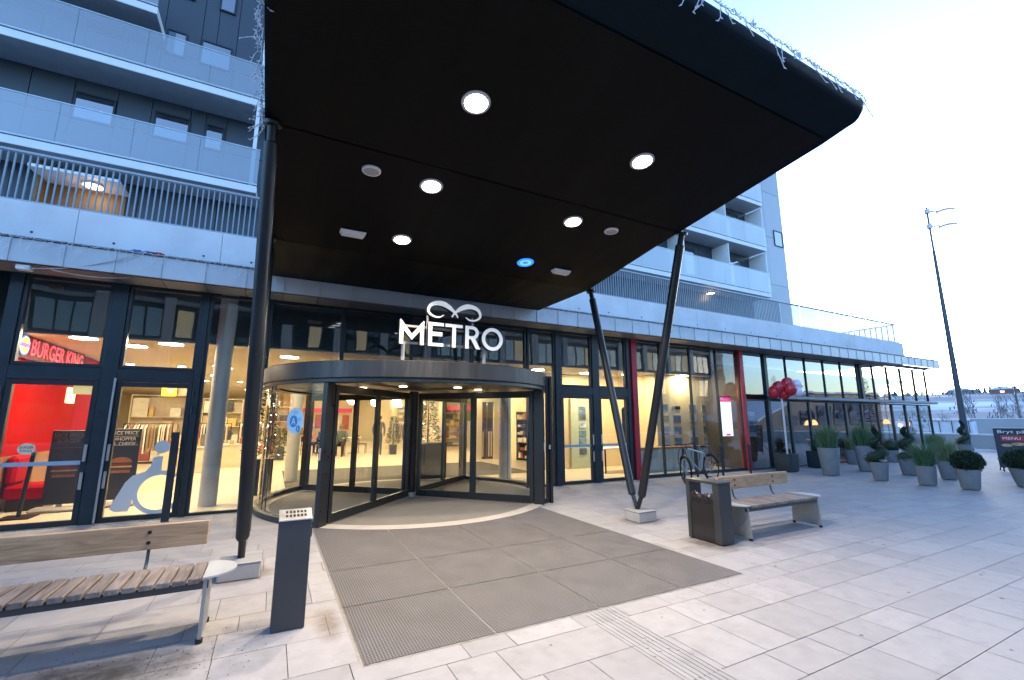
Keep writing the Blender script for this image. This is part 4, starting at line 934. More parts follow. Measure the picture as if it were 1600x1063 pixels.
# tall lamp post
t=thing('street_lamp','tall slim dark lamp post with two round heads near the far wall','street lamp',(32.05,10.03,0))
b=MB(); b.cyl((32.05,10.03,0),(32.05,10.03,.12),.24,.22,n=18); b.cyl((32.05,10.03,.1),(32.05,10.03,10.9),.16,.065,n=18); b.cyl((32.05,10.03,10.9),(32.05,10.03,13.5),.05,.045,n=12); b.build('pole',mat('blue_grey_mast',(.05,.075,.10),.4,.2),t)
for zz in (13.25,12.35):
    b=MB(); b.cyl((32.05,10.03,zz),(32.5,9.75,zz+.03),.05,n=10); b.cyl((32.05,10.03,zz-.12),(32.05,10.03,zz+.12),.12,n=12); b.lathe([(.001,.12),(.2,.10),(.40,.02),(.42,-.04),(.40,-.07)],(32.85,9.5,zz),20); hd=b.build('lamp_head',mat('pale_lamp_head',(.55,.55,.56),.4,.3),t)
    b=MB(); b.lathe([(.001,-.26),(.2,-.22),(.34,-.13),(.39,-.072)],(32.85,9.5,zz),20); b.build('lens',emis('pink_white_lamp',(1,.80,.74),.10),hd)
# pavement sign at right edge
M_signb=mat('dark_sign_board',(.012,.018,.03),.4,0,.05)
t=thing('pavement_sign','dark standing menu board with white lettering, cut by the right picture edge','sign',(20.6,5.2,0))
sU=Vector((.42,-.907,0)).normalized(); sN=Vector((-.907,-.42,0)).normalized(); so_=Vector((20.22,5.66,0)); b=MB()
def sp(u,v,d=0): return tuple(so_+sU*u+Vector((0,0,v))+sN*(d-.10*(v-.7)*.6))
b.add([sp(0,.12,0),sp(1.1,.12,0),sp(1.1,1.32,0),sp(0,1.32,0),sp(0,.12,-.04),sp(1.1,.12,-.04),sp(1.1,1.32,-.04),sp(0,1.32,-.04)],[(0,1,2,3),(7,6,5,4),(0,4,5,1),(1,5,6,2),(2,6,7,3),(3,7,4,0)]); b.build('board',M_signb,t)
b=MB(); b.add([sp(0,1.322,.003),sp(1.1,1.322,.003),sp(1.1,1.335,.003),sp(0,1.335,.003),sp(0,1.322,-.043),sp(1.1,1.322,-.043),sp(1.1,1.335,-.043),sp(0,1.335,-.043)],[(0,1,2,3),(7,6,5,4),(0,4,5,1),(1,5,6,2),(2,6,7,3),(3,7,4,0)]); b.build('top_edge',M_offwhite,t)
b=MB(); b.add([sp(.14,.93,.004),sp(.98,.93,.004),sp(.98,1.10,.004),sp(.14,1.10,.004)],[(0,1,2,3)]); b.build('red_band',mat('red_print',(.45,.03,.03),.5),t,recalc=False)
b=MB(); V_=Vector(sp(0,1,0))-Vector(sp(0,0,0)); put_text(b,'Bryt på grill',sp(.09,1.17,.005),sU,V_,.135,width=.95); put_text(b,'MENU 179,-',sp(.18,.975,.007),sU,V_,.11,width=.72); b.build('lettering',M_white,t,recalc=False)
b=MB()
for (u,v,w,h) in ((.12,.80,.25,.09),(.34,.84,.3,.10),(.60,.86,.34,.11)): 
    b.add([sp(u+w/2+w/2*math.cos(2*PI*i/18),v+h/2*math.sin(2*PI*i/18),.005+u*.002) for i in range(18)],[tuple(range(18))])
b.build('food_picture',mat('food_print',(.55,.30,.14),.5,0,.5,9,island=.4),t,recalc=False)
b=MB()
for u in (.08,1.02): b.cyl(tuple(so_+sU*u+Vector((0,0,.004))),sp(u,.14,-.02),.02,n=8); b.cyl(tuple(so_+sU*u+sN*-.5+Vector((0,0,.004))),sp(u,.5,-.03),.015,n=8)
b.build('leg',M_black,t)
# small debris on the paving (chewing gum, grit)
rr=random.Random(5); b=MB()
for i in range(26):
    x,y=rr.uniform(1,7.5),rr.uniform(1.4,4.0)
    if .6<x<4.55 and y>3.3: continue
    r_=rr.uniform(.008,.018); b.add([(x+r_*(1+.3*math.sin(3*a))*math.cos(a),y+r_*math.sin(a),.0022) for a in [2*PI*k/10 for k in range(10)]],[tuple(range(10))])
tag(b.build('gum_spots',mat('old_gum',(.12,.11,.11),.8),recalc=False),'dark chewing gum spots trodden into the pale paving slabs','litter',kind='stuff')
b=MB()
for i in range(420):
    x,y=rr.gauss(-.9,.75),rr.gauss(3.95,.28)
    if x>.1: continue
    r_=rr.uniform(.001,.0035); b.sphere((x,y,.003+r_*.3),(r_*1.6,r_,r_*.5),5,4)
tag(b.build('cigarette_litter',mat('dark_litter',(.06,.05,.04),.9,island=.6),recalc=False),'grit and cigarette litter strewn under the left bench','litter',kind='stuff')
# ------------------------------------------------------------------ inside the mall
M_lampdisc=emis('warm_ceiling_disc',(1,.83,.55),19)
def ceil_lamp(x,y,r=.20,z=3.10,label='round warm lamp set flush in the shopping hall ceiling',group='round lamps in the hall ceiling'):
    t=thing('ceiling_lamp',label,'ceiling lamp',(x,y,z),group)
    b=MB(); b.lathe([(r,-.03),(r+.03,-.03),(r+.035,-.002),(r,-.002)],(x,y,z),20); b.build('rim',M_white,t)
    b=MB(); b.lathe([(.001,-.028),(r,-.028)],(x,y,z),20); b.build('lens',M_lampdisc,t,recalc=False)
for (x,y) in ((.25,12),(-2.6,11.6),(-1.4,15),(1.8,15.2),(4.6,13.2),(-3.2,17.5),(.2,18.4),(3.6,17.6),(6.8,16.6),(-2,22),(1.6,22.4),(5.0,21.2),(8.2,20.4),(-.4,26.5),(3.4,27),(7.2,27),(-4,29),(1.5,32),(6,33),(9,31),(7.0,11.6),(8.9,11.7),(10.4,11.4),(-1.9,10.95),(-3.2,10.9),(12.4,10.9),(-6.6,13),(-7.5,18)): ceil_lamp(x,y)  # the two lamps just inside the left doors are added to brighten the banners
for i in range(9):
    for j in range(5): ceil_lamp(-7+i*1.15+(j%2)*.5,15.6+j*2.7,.09,3.10,'small warm spot set in the shopping hall ceiling','small spots in the hall ceiling')
M_globe=emis('globe_glass',(1,.80,.50),3)
def globe(x,y,z,r,label):
    t=thing('globe_pendant',label,'pendant lamp',(x,y,z),'glowing globe pendants in the hall')
    b=MB(); b.sphere((x,y,z),r,22,14); b.build('globe',M_globe,t)
    b=MB(); b.cyl((x,y,z+r*.95),(x,y,z+r*1.1),r*.25,n=10); b.cyl((x,y,z+r*1.1),(x,y,3.1),.008,n=6); b.build('cord',M_black,t)
globe(2.93,19.8,2.45,.25,'leftmost large globe pendant seen through the revolving door')
globe(4.96,25.5,2.54,.25,'globe pendant just right of the leftmost one, by the door stile')
globe(6.06,25.3,2.56,.24,'globe pendant beside the cream column in the hall')
globe(8.6,34.9,2.62,.2,'smallest globe pendant far back in the hall')
globe(8.35,28.8,2.55,.18,'globe pendant left of the tall plant in the hall')
globe(10.0,32.4,2.55,.18,'globe pendant right of the tall plant in the hall')
globe(8.05,18.2,2.42,.26,'left globe of the overlapping pair seen through the right door wing'); globe(9.2,19.9,2.50,.26,'right globe of the overlapping pair seen through the right door wing')
# dark inner mat zone behind the drum
b=MB(); b.quad((.4,12.2,.007),(7.2,12.2,.007),(7.2,16.2,.007),(.4,16.2,.007)); t=tag(b.build('inner_mat',M_intmat,recalc=False),'dark brown inner mat lying behind the revolving door','mat')
# shop shelving with goods
M_goodsM=mat('assorted_goods',(.38,.26,.15),.5,0,.2,3,island=.9)
def colour_goods(name,sat=1.0):
    m=mat(name,(.5,.3,.2),.5,0,.15,4); nt=m.node_tree; N=nt.nodes; L=nt.links
    ge=N.new('ShaderNodeNewGeometry'); cr=N.new('ShaderNodeValToRGB'); cr.color_ramp.interpolation='CONSTANT'
    cols=[(.66,.54,.36),(.55,.40,.22),(.70,.66,.56),(.05,.05,.06),(.62,.42,.12),(.74,.70,.60),(.20,.17,.12),(.32,.17,.08),(.70,.60,.44),(.03,.025,.025),(.36,.08,.06)]
    e=cr.color_ramp.elements
    while len(e)<len(cols): e.new(.5)
    for i,c in enumerate(cols): e[i].position=i/len(cols); e[i].color=(*c,1)
    L.new(ge.outputs['Random Per Island'],cr.inputs[0]); hs=[n for n in N if n.type=='HUE_SAT'][0]; L.new(cr.outputs[0],hs.inputs['Color']); return m
M_multi=colour_goods('mixed_goods')
M_shelf=mat('pale_shelf_board',(.62,.52,.38),.5)
def shelf(x0,x1,y,h,rows,label,along='x',seed=0,dark=False):
    rr=random.Random(seed); t=thing('shop_shelf',label,'shelf',((x0+x1)/2 if along=='x' else y,y if along=='x' else (x0+x1)/2,0),'goods shelves in the shops')
    D=.35; m=MB(); g=MB()
    def bx(mb,a0,a1,d0,d1,z0,z1):
        if along=='x': mb.box(a0,a1,y+d0,y+d1,z0,z1)
        else: mb.box(y+d0,y+d1,a0,a1,z0,z1)
    bx(m,x0,x1,D-.02,D,.004,h); bx(m,x0,x0+.03,0,D-.021,.004,h); bx(m,x1-.03,x1,0,D-.021,.004,h)
    for r_ in range(rows+1): bx(m,x0+.031,x1-.031,0,D-.022,.08+r_*(h-.12)/rows,.105+r_*(h-.12)/rows)
    for r_ in range(rows):
        z=.106+r_*(h-.12)/rows; a=x0+.05
        while a<x1-.2:
            w=rr.choice([.08,.14,.22,.35,.5]); hh=(h-.12)/rows*rr.uniform(.25,.9)
            if rr.random()<.85: bx(g,a,min(a+w*.92,x1-.05),rr.uniform(.0,.08),D-.05,z,z+hh)
            a+=w
    m.build('rack',M_black if dark else M_shelf,t); g.build('goods',M_multi,t)
    return t
shelf(-4.6,-2.9,21,2.5,3,'tall pale goods shelf glimpsed through the left glass door',seed=1); shelf(-2.7,-1.2,23.5,2.5,4,'pale goods shelf farther back behind the left glass door',seed=2)
shelf(-1.0,.8,24.5,2.2,3,'goods shelf seen between left column and revolving door',seed=3)
shelf(9.2,10.4,26,2.4,6,'goods shelf at the back right of the hall',seed=5); shelf(8.3,9.8,34,2.5,6,'farthest goods shelf on the rear wall right',seed=6)
t=shelf(14.9,16.2,8.15+.6,1.9,6,'dark gift kiosk shelf with glittering stock seen through the right door wing',along='y',seed=7,dark=True)
t=thing('rear_shop','cream shop front with a crimson header across the rear of the hall','shop front',(2.2,30,0))
b=MB(); b.box(.6,4.4,29.9,30,2.0,2.25); b.build('header',mat('crimson_header',(.55,.02,.07),.4,emit=(.7,.03,.1),estr=.05),t)
b=MB(); b.box(.5,.6,29.88,30,.004,2.4); b.box(4.4,4.5,29.88,30,.004,2.4); b.box(.5,4.5,30.001,30.1,2.25,3.1); b.build('portal',M_cream,t)
b=MB()
for i in range(7):
    x=.75+i*.52; b.box(x,x+.40,29.95,29.98,.95+(i%2)*.1,1.85)
b.build('posters',M_multi,t)
t=thing('store_header','crimson curved shop header glimpsed high through the right of the revolving door','shop sign',(9.6,24,2.3))
b=MB(); b.cbox(8.6,10.4,23.9,24,2.10,2.36,.02); b.build('board',mat('crimson_header',(.55,.02,.07)),t)
# merchandise tables, mannequins' rails and wall art that fill the shops
def rail(x,y,w,label,seed):
    rr=random.Random(seed); t=thing('clothes_rail',label,'clothes rail',(x,y,0),'clothes rails in the shops'); b=MB(); b.tube([(x-w/2,y,.004),(x-w/2,y,1.45),(x+w/2,y,1.45),(x+w/2,y,.004)],.018,6); b.build('frame',M_black,t)
    g=MB(); a=x-w/2+.06
    while a<x+w/2-.06: l=rr.uniform(.6,1.0); d_=rr.uniform(.18,.25); g.prism([(-.05,1.42),(.05,1.42),(d_,1.30),(d_*.9,1.42-l),(-d_*.9,1.42-l),(-d_,1.30)],(a,y,0),(0,1,0),(0,0,1),(1,0,0),.035); a+=rr.uniform(.05,.12)
    g.build('clothes',M_multi,t)
for i,(x,y,w,l) in enumerate(((-3.6,19.0,1.3,'clothes rail nearest the left door group'),(-1.9,19.6,1.2,'clothes rail in the middle behind the left doors'),(-.6,21.6,1.1,'clothes rail left of the hall column'),(-2.6,25.8,1.6,'clothes rail deep in the left shop'),(6.6,27.0,1.4,'clothes rail behind the small potted tree'))): rail(x,y,w,l,i)
def gtable(x,y,label,seed):
    rr=random.Random(seed); t=thing('display_table',label,'display table',(x,y,0),'display tables in the shops'); b=MB(); b.cbox(x-.6,x+.6,y-.4,y+.4,.72,.76,.006); b.cbox(x-.55,x+.55,y-.35,y+.35,.004,.719,.006); b.build('plinth',M_cream,t); g=MB()
    for k in range(14): gx,gy=x+rr.uniform(-.5,.45),y+rr.uniform(-.33,.28); s_=rr.uniform(.06,.16); g.box(gx,gx+s_,gy,gy+s_,.762,.762+rr.uniform(.05,.4))
    g.build('goods',M_multi,t)
for i,(x,y,l) in enumerate(((-2.3,17.2,'goods table seen through the second left door'),(-.9,18.6,'goods table seen beside the round column'),(1.0,26.5,'goods table far behind the seated people'),(6.9,29.5,'goods table at the back right of the hall'))): gtable(x,y,l,i+20)
# lift portal on the right of the hall
t=thing('lift_portal','cream lift portal with a dark metal door right of the hall','lift',(8.0,17.2,0))
b=MB(); b.box(7.35,7.6,17.0,17.5,.004,3.09); b.box(8.15,8.45,17.0,17.5,.004,3.09); b.box(7.6,8.15,17.0,17.5,2.3,3.09); b.build('portal',M_cream,t)
b=MB(); b.box(7.6,7.86,17.12,17.16,.004,2.3); b.box(7.88,8.15,17.12,17.16,.004,2.3); b.build('door',mat('dull_lift_door',(.16,.13,.10),.3,.7,.2,1),t)
b=MB()
for xx in (7.66,7.93,8.04): b.box(xx,xx+.05,17.08,17.115,.1,1.1)
b.build('pale_strips',M_cream,t)
# green wall panel
b=MB(); b.box(10.42,10.49,22,30,1.5,3.0); b.build('olive_wall_panel',mat('olive_wall_panel',(.18,.2,.04),.6),mall)
# potted indoor plants
def indoor_tree(x,y,label,h,r,boxw,boxh,lit,seed,m=None,pm=None):
    t=thing('indoor_tree',label,'potted tree',(x,y,0),'potted plants inside the hall')
    b=MB(); b.cbox(x-boxw/2,x+boxw/2,y-boxw/2,y+boxw/2,.009,boxh,.01); o=b.build('planter_box',pm or mat('teal_slate_box',(.03,.05,.06),.35),t)
    b=MB(); b.cyl((x,y,boxh),(x,y,h*.9),.03,.012,n=8); b.build('trunk',mat('brown_trunk',(.06,.04,.025),.8),t)
    rr=random.Random(seed); b=MB(); L_=MB()
    for i in range(900):
        f=rr.random(); rad=r*(1-f*.75)*math.sqrt(rr.random()); a=rr.uniform(0,2*PI); p=Vector((x+rad*math.cos(a),y+rad*math.sin(a),boxh+.05+(h-boxh)*f)); d=Vector((math.cos(a),math.sin(a),rr.uniform(-.6,.4))).normalized(); s=d.orthogonal().normalized(); l=rr.uniform(.06,.13)
        b.add([p,p+d*l*.5+s*l*.16,p+d*l,p+d*l*.5-s*l*.16],[(0,1,2,3)])
        if lit and i<lit: L_.sphere(tuple(p+d*.05),.009,6,4)
    b.build('foliage',m or mat('fir_needles',(.03,.055,.02),.6,0,.1,3,island=.5),t,recalc=False)
    if lit: L_.build('fairy_lights',emis('fairy_light',(1,.85,.6),5),t)
indoor_tree(-.11,11.5,'dark potted tree with fairy lights behind the left canopy post',2.25,.38,.42,.75,24,1)
indoor_tree(3.95,12.6,'tall lit plant in a big dark box planter inside the revolving door',2.35,.34,.85,.95,9,2)
indoor_tree(5.05,21.4,'small dark green potted tree standing by the cream column',1.7,.32,.3,.45,False,3)
indoor_tree(.35,20.5,'potted bush near the seated people in the hall',1.2,.4,.36,.5,False,4)
# bench/table groups + people
M_skin=mat('skin_tone',(.45,.27,.19),.55,0,.05)
def person(x,y,rot,label,pose,top,legs,hair,hat=None,s=1.0):
    t=thing('person',label,'person',(x,y,0),'people inside the hall')
    Mx=Matrix.Translation((x,y,0))@Matrix.Rotation(rot,4,'Z')
    if pose=='stand': J={'pelvis':(0,0,.95,.125),'waist':(0,0,1.10,.12),'chest':(0,.0,1.32,.15),'neck':(0,.0,1.50,.055),'head':(0,-.01,1.60,.085),'crown':(0,0,1.70,.08),
        'lh':(-.09,0,.90,.095),'lk':(-.10,-.02,.50,.065),'la':(-.11,.02,.09,.045),'lt':(-.11,-.15,.045,.04),'rh':(.09,0,.90,.095),'rk':(.11,-.04,.50,.065),'ra':(.13,.0,.09,.045),'rt':(.13,-.17,.045,.04),
        'ls':(-.19,0,1.42,.065),'le':(-.25,.02,1.14,.048),'lw':(-.23,-.10,.92,.036),'lf':(-.22,-.14,.83,.03),'rs':(.19,0,1.42,.065),'re':(.25,.02,1.14,.048),'rw':(.23,-.12,.93,.036),'rf':(.21,-.17,.85,.03)}
    else: J={'pelvis':(0,0,.52,.14),'waist':(0,.0,.68,.13),'chest':(0,-.04,.90,.15),'neck':(0,-.07,1.07,.055),'head':(0,-.10,1.17,.085),'crown':(0,-.09,1.27,.08),
        'lh':(-.10,-.05,.50,.10),'lk':(-.13,-.45,.52,.068),'la':(-.13,-.42,.09,.045),'lt':(-.13,-.58,.045,.04),'rh':(.10,-.05,.50,.10),'rk':(.13,-.45,.52,.068),'ra':(.13,-.42,.09,.045),'rt':(.13,-.58,.045,.04),
        'ls':(-.19,-.05,1.0,.065),'le':(-.25,-.12,.75,.048),'lw':(-.16,-.38,.74,.036),'lf':(-.12,-.47,.75,.03),'rs':(.19,-.05,1.0,.065),'re':(.25,-.12,.75,.048),'rw':(.16,-.38,.74,.036),'rf':(.12,-.47,.75,.03)}
    E=[('pelvis','waist'),('waist','chest'),('chest','neck'),('neck','head'),('head','crown'),('pelvis','lh'),('lh','lk'),('lk','la'),('la','lt'),('pelvis','rh'),('rh','rk'),('rk','ra'),('ra','rt'),('chest','ls'),('ls','le'),('le','lw'),('lw','lf'),('chest','rs'),('rs','re'),('re','rw'),('rw','rf')]
    ks=list(J); me=bpy.data.meshes.new('body'); me.from_pydata([tuple(Mx@(Vector(J[k][:3])*s)-Vector((x,y,0))) for k in ks],[(ks.index(a),ks.index(b_)) for a,b_ in E],[])
    ob=bpy.data.objects.new('body',me); COL.objects.link(ob); ob.parent=t
    md=ob.modifiers.new('skin','SKIN'); md.use_smooth_shade=True
    for i,k in enumerate(ks): me.skin_vertices[0].data[i].radius=(J[k][3]*s,)*2
    me.skin_vertices[0].data[0].use_root=True
    sb=ob.modifiers.new('sub','SUBSURF'); sb.levels=2; sb.render_levels=2
    dg=bpy.context.evaluated_depsgraph_get(); dg.update(); m2=bpy.data.meshes.new_from_object(ob.evaluated_get(dg)); ob.modifiers.clear(); ob.data=m2; bpy.data.meshes.remove(me)
    m2.materials.clear(); 
    for mm in (M_skin,top,legs,M_black): m2.materials.append(mm)
    inv=(Matrix.Rotation(rot,4,'Z')).inverted()
    for p in m2.polygons:
        c=inv@p.center/s; z=c.z
        if pose=='stand': k=3 if z<.10 else 2 if z<.96 and abs(c.x)<.19 else 0 if z>1.49 or (z<.90 and abs(c.x)>.19) else 1
        else: k=3 if z<.10 else 2 if z<.60 and c.y>-.7 else 0 if z>1.06 or (c.y<-.40 and z>.66) else 1
        p.material_index=k
    hd=Mx@(Vector(J['head'][:3])*s); b=MB(); b.sphere((hd.x,hd.y,hd.z+.055*s),(.098*s,.105*s,.10*s),16,10); b.build('hair',hair,t)
    fd=(Mx.to_3x3()@Vector((0,-1,0))); sd=(Mx.to_3x3()@Vector((1,0,0)))
    b=MB(); b.sphere(tuple(hd+fd*.092*s+Vector((0,0,-.01))),(.014,.014,.02),8,6); b.build('nose',M_skin,t)
    b=MB()
    for q in (-1,1): b.sphere(tuple(hd+fd*.080*s+sd*(.03*q)+Vector((0,0,.012))),(.010,.010,.008),8,6)
    b.build('eyes',M_black,t)
    b=MB(); b.sphere(tuple(hd+fd*.082*s+Vector((0,0,-.045))),(.02,.008,.005),8,5); b.build('mouth',mat('lip_tone',(.35,.12,.1),.5),t)
    if hat: b=MB(); b.sphere((hd.x,hd.y,hd.z+.095*s),(.112*s,.118*s,.085*s),16,10); b.build('hat',hat,t)
    return t
cl=lambda n,c: mat(n,c,.8,0,.15,8)
DK=cl('dark_hair',(.02,.014,.01)); 
person(2.05,21.6,R(20),'seated person in a dark jacket, leftmost at the hall table','sit',cl('dark_jacket',(.03,.035,.05)),cl('dark_trousers',(.02,.02,.025)),DK)
person(2.75,21.3,R(-15),'seated person in a grey green coat at the hall table','sit',cl('grey_green_coat',(.10,.13,.12)),cl('dark_trousers',(.02,.02,.025)),cl('grey_hair',(.16,.13,.11)),s=1.05)
person(2.45,23.0,R(180),'seated person facing the entrance across the hall table','sit',cl('red_jumper',(.35,.05,.05)),cl('blue_jeans',(.04,.06,.12)),cl('brown_hair',(.08,.045,.02)))
person(4.30,21.0,R(165),'standing person in blue hat and grey coat seen through the door','stand',cl('slate_coat',(.10,.10,.12)),cl('blue_jeans',(.04,.06,.12)),DK,cl('blue_hat',(.03,.08,.16)))
person(1.5,22.6,R(120),'seated person in an orange top left of the hall table','sit',cl('orange_top',(.50,.18,.08)),cl('dark_trousers',(.02,.02,.025)),cl('brown_hair',(.08,.045,.02)))
def table(x,y,label):
    t=thing('cafe_table',label,'table',(x,y,0)); b=MB(); b.lathe([(.001,.72),(.42,.72),(.43,.735),(.42,.75),(.001,.75)],(x,y,0),24); b.build('tabletop',M_white,t); b=MB(); b.cyl((x,y,.02),(x,y,.72),.03,n=10); b.cyl((x,y,.005),(x,y,.02),.22,n=20); b.build('pedestal',M_black,t)
table(2.4,22.25,'round white cafe table between the seated people'); table(3.5,23.0,'round white cafe table right of the seated people')
def chair(x,y,rot,label):
    t=thing('cafe_chair',label,'chair',(x,y,0),'dark chairs at the hall tables'); Mx=Matrix.Translation((x,y,0))@Matrix.Rotation(rot,4,'Z')
    b=MB(); b.cbox(-.20,.20,-.2,.2,.43,.46,.008,M=Mx); b.build('seat',M_black,t); b=MB(); b.cbox(-.2,.2,.19,.215,.60,.84,.008,M=Mx); b.build('backrest',M_black,t)
    for sx in (-.17,.17):
        for sy in (-.17,.19): b=MB(); b.cyl(tuple(Mx@Vector((sx,sy,.004))),tuple(Mx@Vector((sx,sy,.60 if sy>0 else .43))),.013,n=8); b.build('leg',M_black,t)
for (x,y,r_,l) in ((2.05,21.62,R(20),'dark chair carrying the person in the dark jacket'),(2.75,21.32,R(-15),'dark chair carrying the person in the grey green coat'),(2.45,23.0,R(180),'dark chair facing the entrance at the hall table'),(3.9,22.7,R(70),'empty dark chair at the right hand table'),(1.5,22.6,R(120),'dark chair under the person in the orange top')): chair(x,y,r_,l)
# ---- restaurant
sg2=thing('restaurant_sign','glowing red letters with a round bun logo along the red restaurant wall','sign',(-4.02,12,2.9))
M_redglow=emis('red_letter_glow',(1,.03,.05),.42)
b=MB(); put_text(b,'BURGER KING',(-3.98,11.22,2.75),(0,1,0),(0,0,1),.42,width=2.5); lo=b.build('lettering',M_redglow,sg2,recalc=False)
b=MB(); b.box(-4.06,-4.02,10.75,13.9,2.68,3.09); b.build('back_board',mat('dark_red_board',(.10,.006,.006),.5),sg2)
LG=lambda r1,r2,a0,a1:[(11.0+r1*math.cos(a0+(a1-a0)*i/16),2.9+r2*math.sin(a0+(a1-a0)*i/16)) for i in range(17)]
def bun(mb,poly,x): mb.add([(x,p[0],p[1]) for p in poly],[tuple(range(len(poly)))])
b=MB(); bun(b,LG(.19,.19,0,2*PI)[:-1],-4.0); b.build('logo_disc',mat('blue_logo_rim',(.02,.12,.5),.4,emit=(.03,.15,.6),estr=.15),sg2,recalc=False)
b=MB(); bun(b,LG(.16,.15,.25,PI-.25),-3.994); bun(b,LG(.16,.15,PI+.25,2*PI-.25),-3.994); b.build('logo_buns',emis('yellow_bun_glow',(1,.55,.08),.5),sg2,recalc=False)
b=MB(); put_text(b,'BURGER',(-3.99,10.87,2.905),(0,1,0),(0,0,1),.09,width=.26); put_text(b,'KING',(-3.99,10.9,2.825),(0,1,0),(0,0,1),.09,width=.2); b.build('logo_lettering',M_redglow,sg2,recalc=False)
b=MB(); b.cbox(-4.08,-4.03,13.4,13.8,1.95,2.3,.01); t=tag(b.build('menu_lightbox',emis('cream_lightbox',(1,.8,.4),.22)),'small glowing cream light box on the red restaurant wall','light box')
t=thing('yellow_notice','pale yellow square notice inside the left glass door','notice',(-2.85,9.56,2.1)); b=MB(); b.cbox(-2.83,-2.60,9.535,9.54,1.99,2.15,.001); b.build('sheet',mat('pale_yellow_sheet',(.62,.50,.22),.6,emit=(.6,.45,.15),estr=.1),t)
b=MB(); b.add([(-2.775+.10*math.cos(2*PI*i/20)-.45,9.497,1.16+.085*math.sin(2*PI*i/20)) for i in range(20)],[tuple(range(20))])
st2=thing('bun_sticker','round cream restaurant sticker on the left glass door','sticker',(-3.22,9.49,1.16)); b.build('disc',mat('cream_sticker',(.85,.70,.48),.6),st2,recalc=False)
b=MB(); put_text(b,'BURGER',(-3.30,9.494,1.165),(1,0,0),(0,0,1),.05,width=.15); put_text(b,'KING',(-3.29,9.494,1.115),(1,0,0),(0,0,1),.05,width=.13); b.build('lettering',mat('brown_print',(.22,.10,.05),.5),st2,recalc=False)
def banner(x0,x1,y,z1,label,lines,seed,faded):
    t=thing('menu_banner',label,'banner',((x0+x1)/2,y,0),'restaurant menu banners behind the doors'); w=x1-x0; cx=(x0+x1)/2
    b=MB(); b.cbox(x0,x1,y,y+.04,.12,z1,.01); b.build('panel',mat('dark_banner_print',(.022,.022,.03),.5),t)
    b=MB(); b.cbox(x0-.12,x1+.06,y-.16,y+.2,.004,.075,.03); b.cbox(cx-.04,cx+.04,y+.005,y+.035,.075,.12,.004); b.build('foot',mat('grey_beige_foot',(.42,.38,.32),.6),t)
    b=MB()
    for i,(tx,zz,ww) in enumerate(lines): put_text(b,tx,(cx,y-.003,zz),(1,0,0),(0,0,1),.085,width=ww,center=True)
    for zz in (z1-.05,z1-.145,z1-.31): b.add([(x0+.03,y-.002,zz),(x1-.03,y-.002,zz),(x1-.03,y-.002,zz+.006),(x0+.03,y-.002,zz+.006)],[(0,1,2,3)])
    b.build('lettering',mat('cream_print' if not faded else 'faint_print',(.80,.72,.58) if not faded else (.16,.14,.13),.6),t,recalc=False)
    Z=.62 if not faded else .60
    for nm,c,hw,zc,hh,fn in (('bun_top',(.36,.13,.035),.17,Z+.17,.10,1),('filling',(.20,.03,.03),.17,Z+.12,.035,0),('cheese',(.55,.36,.12),.18,Z+.08,.03,0),('patty',(.10,.035,.02),.165,Z+.04,.035,0),('bun_base',(.34,.14,.05),.16,Z-.02,.05,0)):
        f=MB(); k=.55 if faded else 1
        pts=[(cx+hw*math.cos(PI*i/14),zc+hh*math.sin(PI*i/14)) for i in range(15)] if fn else [(cx-hw,zc),(cx+hw,zc),(cx+hw*.95,zc+hh),(cx-hw*.95,zc+hh)]
        f.add([(p[0],y-.004,p[1]) for p in pts],[tuple(range(len(pts)))]); f.build(nm,mat(nm+'_print'+('_faded' if faded else ''),tuple((q*k+.06*(1-k)) for q in c),.5,0,.2,12),t,recalc=False)
banner(-2.72,-2.22,11.2,1.42,'dark burger banner with cream lettering behind the right hand glass door',[('NICE PRICE',1.31,.40),('WHOPPER',1.20,.36),('JR. CHEESE',1.11,.36)],1,False)
banner(-3.45,-2.97,11.05,1.40,'faded dark burger banner behind the left glass door',[('NICE PRICE',1.28,.40),('BURGER',1.18,.3)],2,True)
t=thing('shop_lightbox','yellow glowing box sign with a white mark hanging in the hall','sign',(-2.75,16.7,2.45)); b=MB(); b.cbox(-2.98,-2.62,16.68,16.78,2.28,2.66,.03); b.build('box',emis('yellow_sign_glow',(1,.62,.04),.3),t); b=MB(); b.sphere((-2.76,16.67,2.47),(.09,.006,.11),14,8); b.build('mark',M_white,t)
t=thing('queue_post','dark barrier post on a flat foot inside the left door','barrier post',(-3.55,10.6,0)); b=MB(); b.cyl((-3.55,10.6,.03),(-3.50,10.6,1.0),.03,n=12); b.build('post',M_black,t); b=MB(); b.cbox(-3.75,-3.35,10.4,10.8,.004,.03,.01); b.build('foot',M_black,t); b=MB(); b.cbox(-3.52,-3.46,10.57,10.63,1.001,1.06,.005); b.build('belt_head',mat('blue_belt_head',(.05,.15,.22),.4),t)
t=thing('red_armchair','red upholstered seat beside the wooden panels of the restaurant','armchair',(-3.75,11.6,0)); b=MB(); b.cbox(-4.06,-3.45,11.3,11.9,.20,.45,.05); b.build('seat',M_redwall,t); b=MB(); b.cbox(-4.07,-3.92,11.3,11.9,.46,.95,.05); b.build('backrest',M_redwall,t); b=MB(); b.cbox(-4.0,-3.5,11.35,11.85,.004,.199,.01); b.build('base',M_black,t)
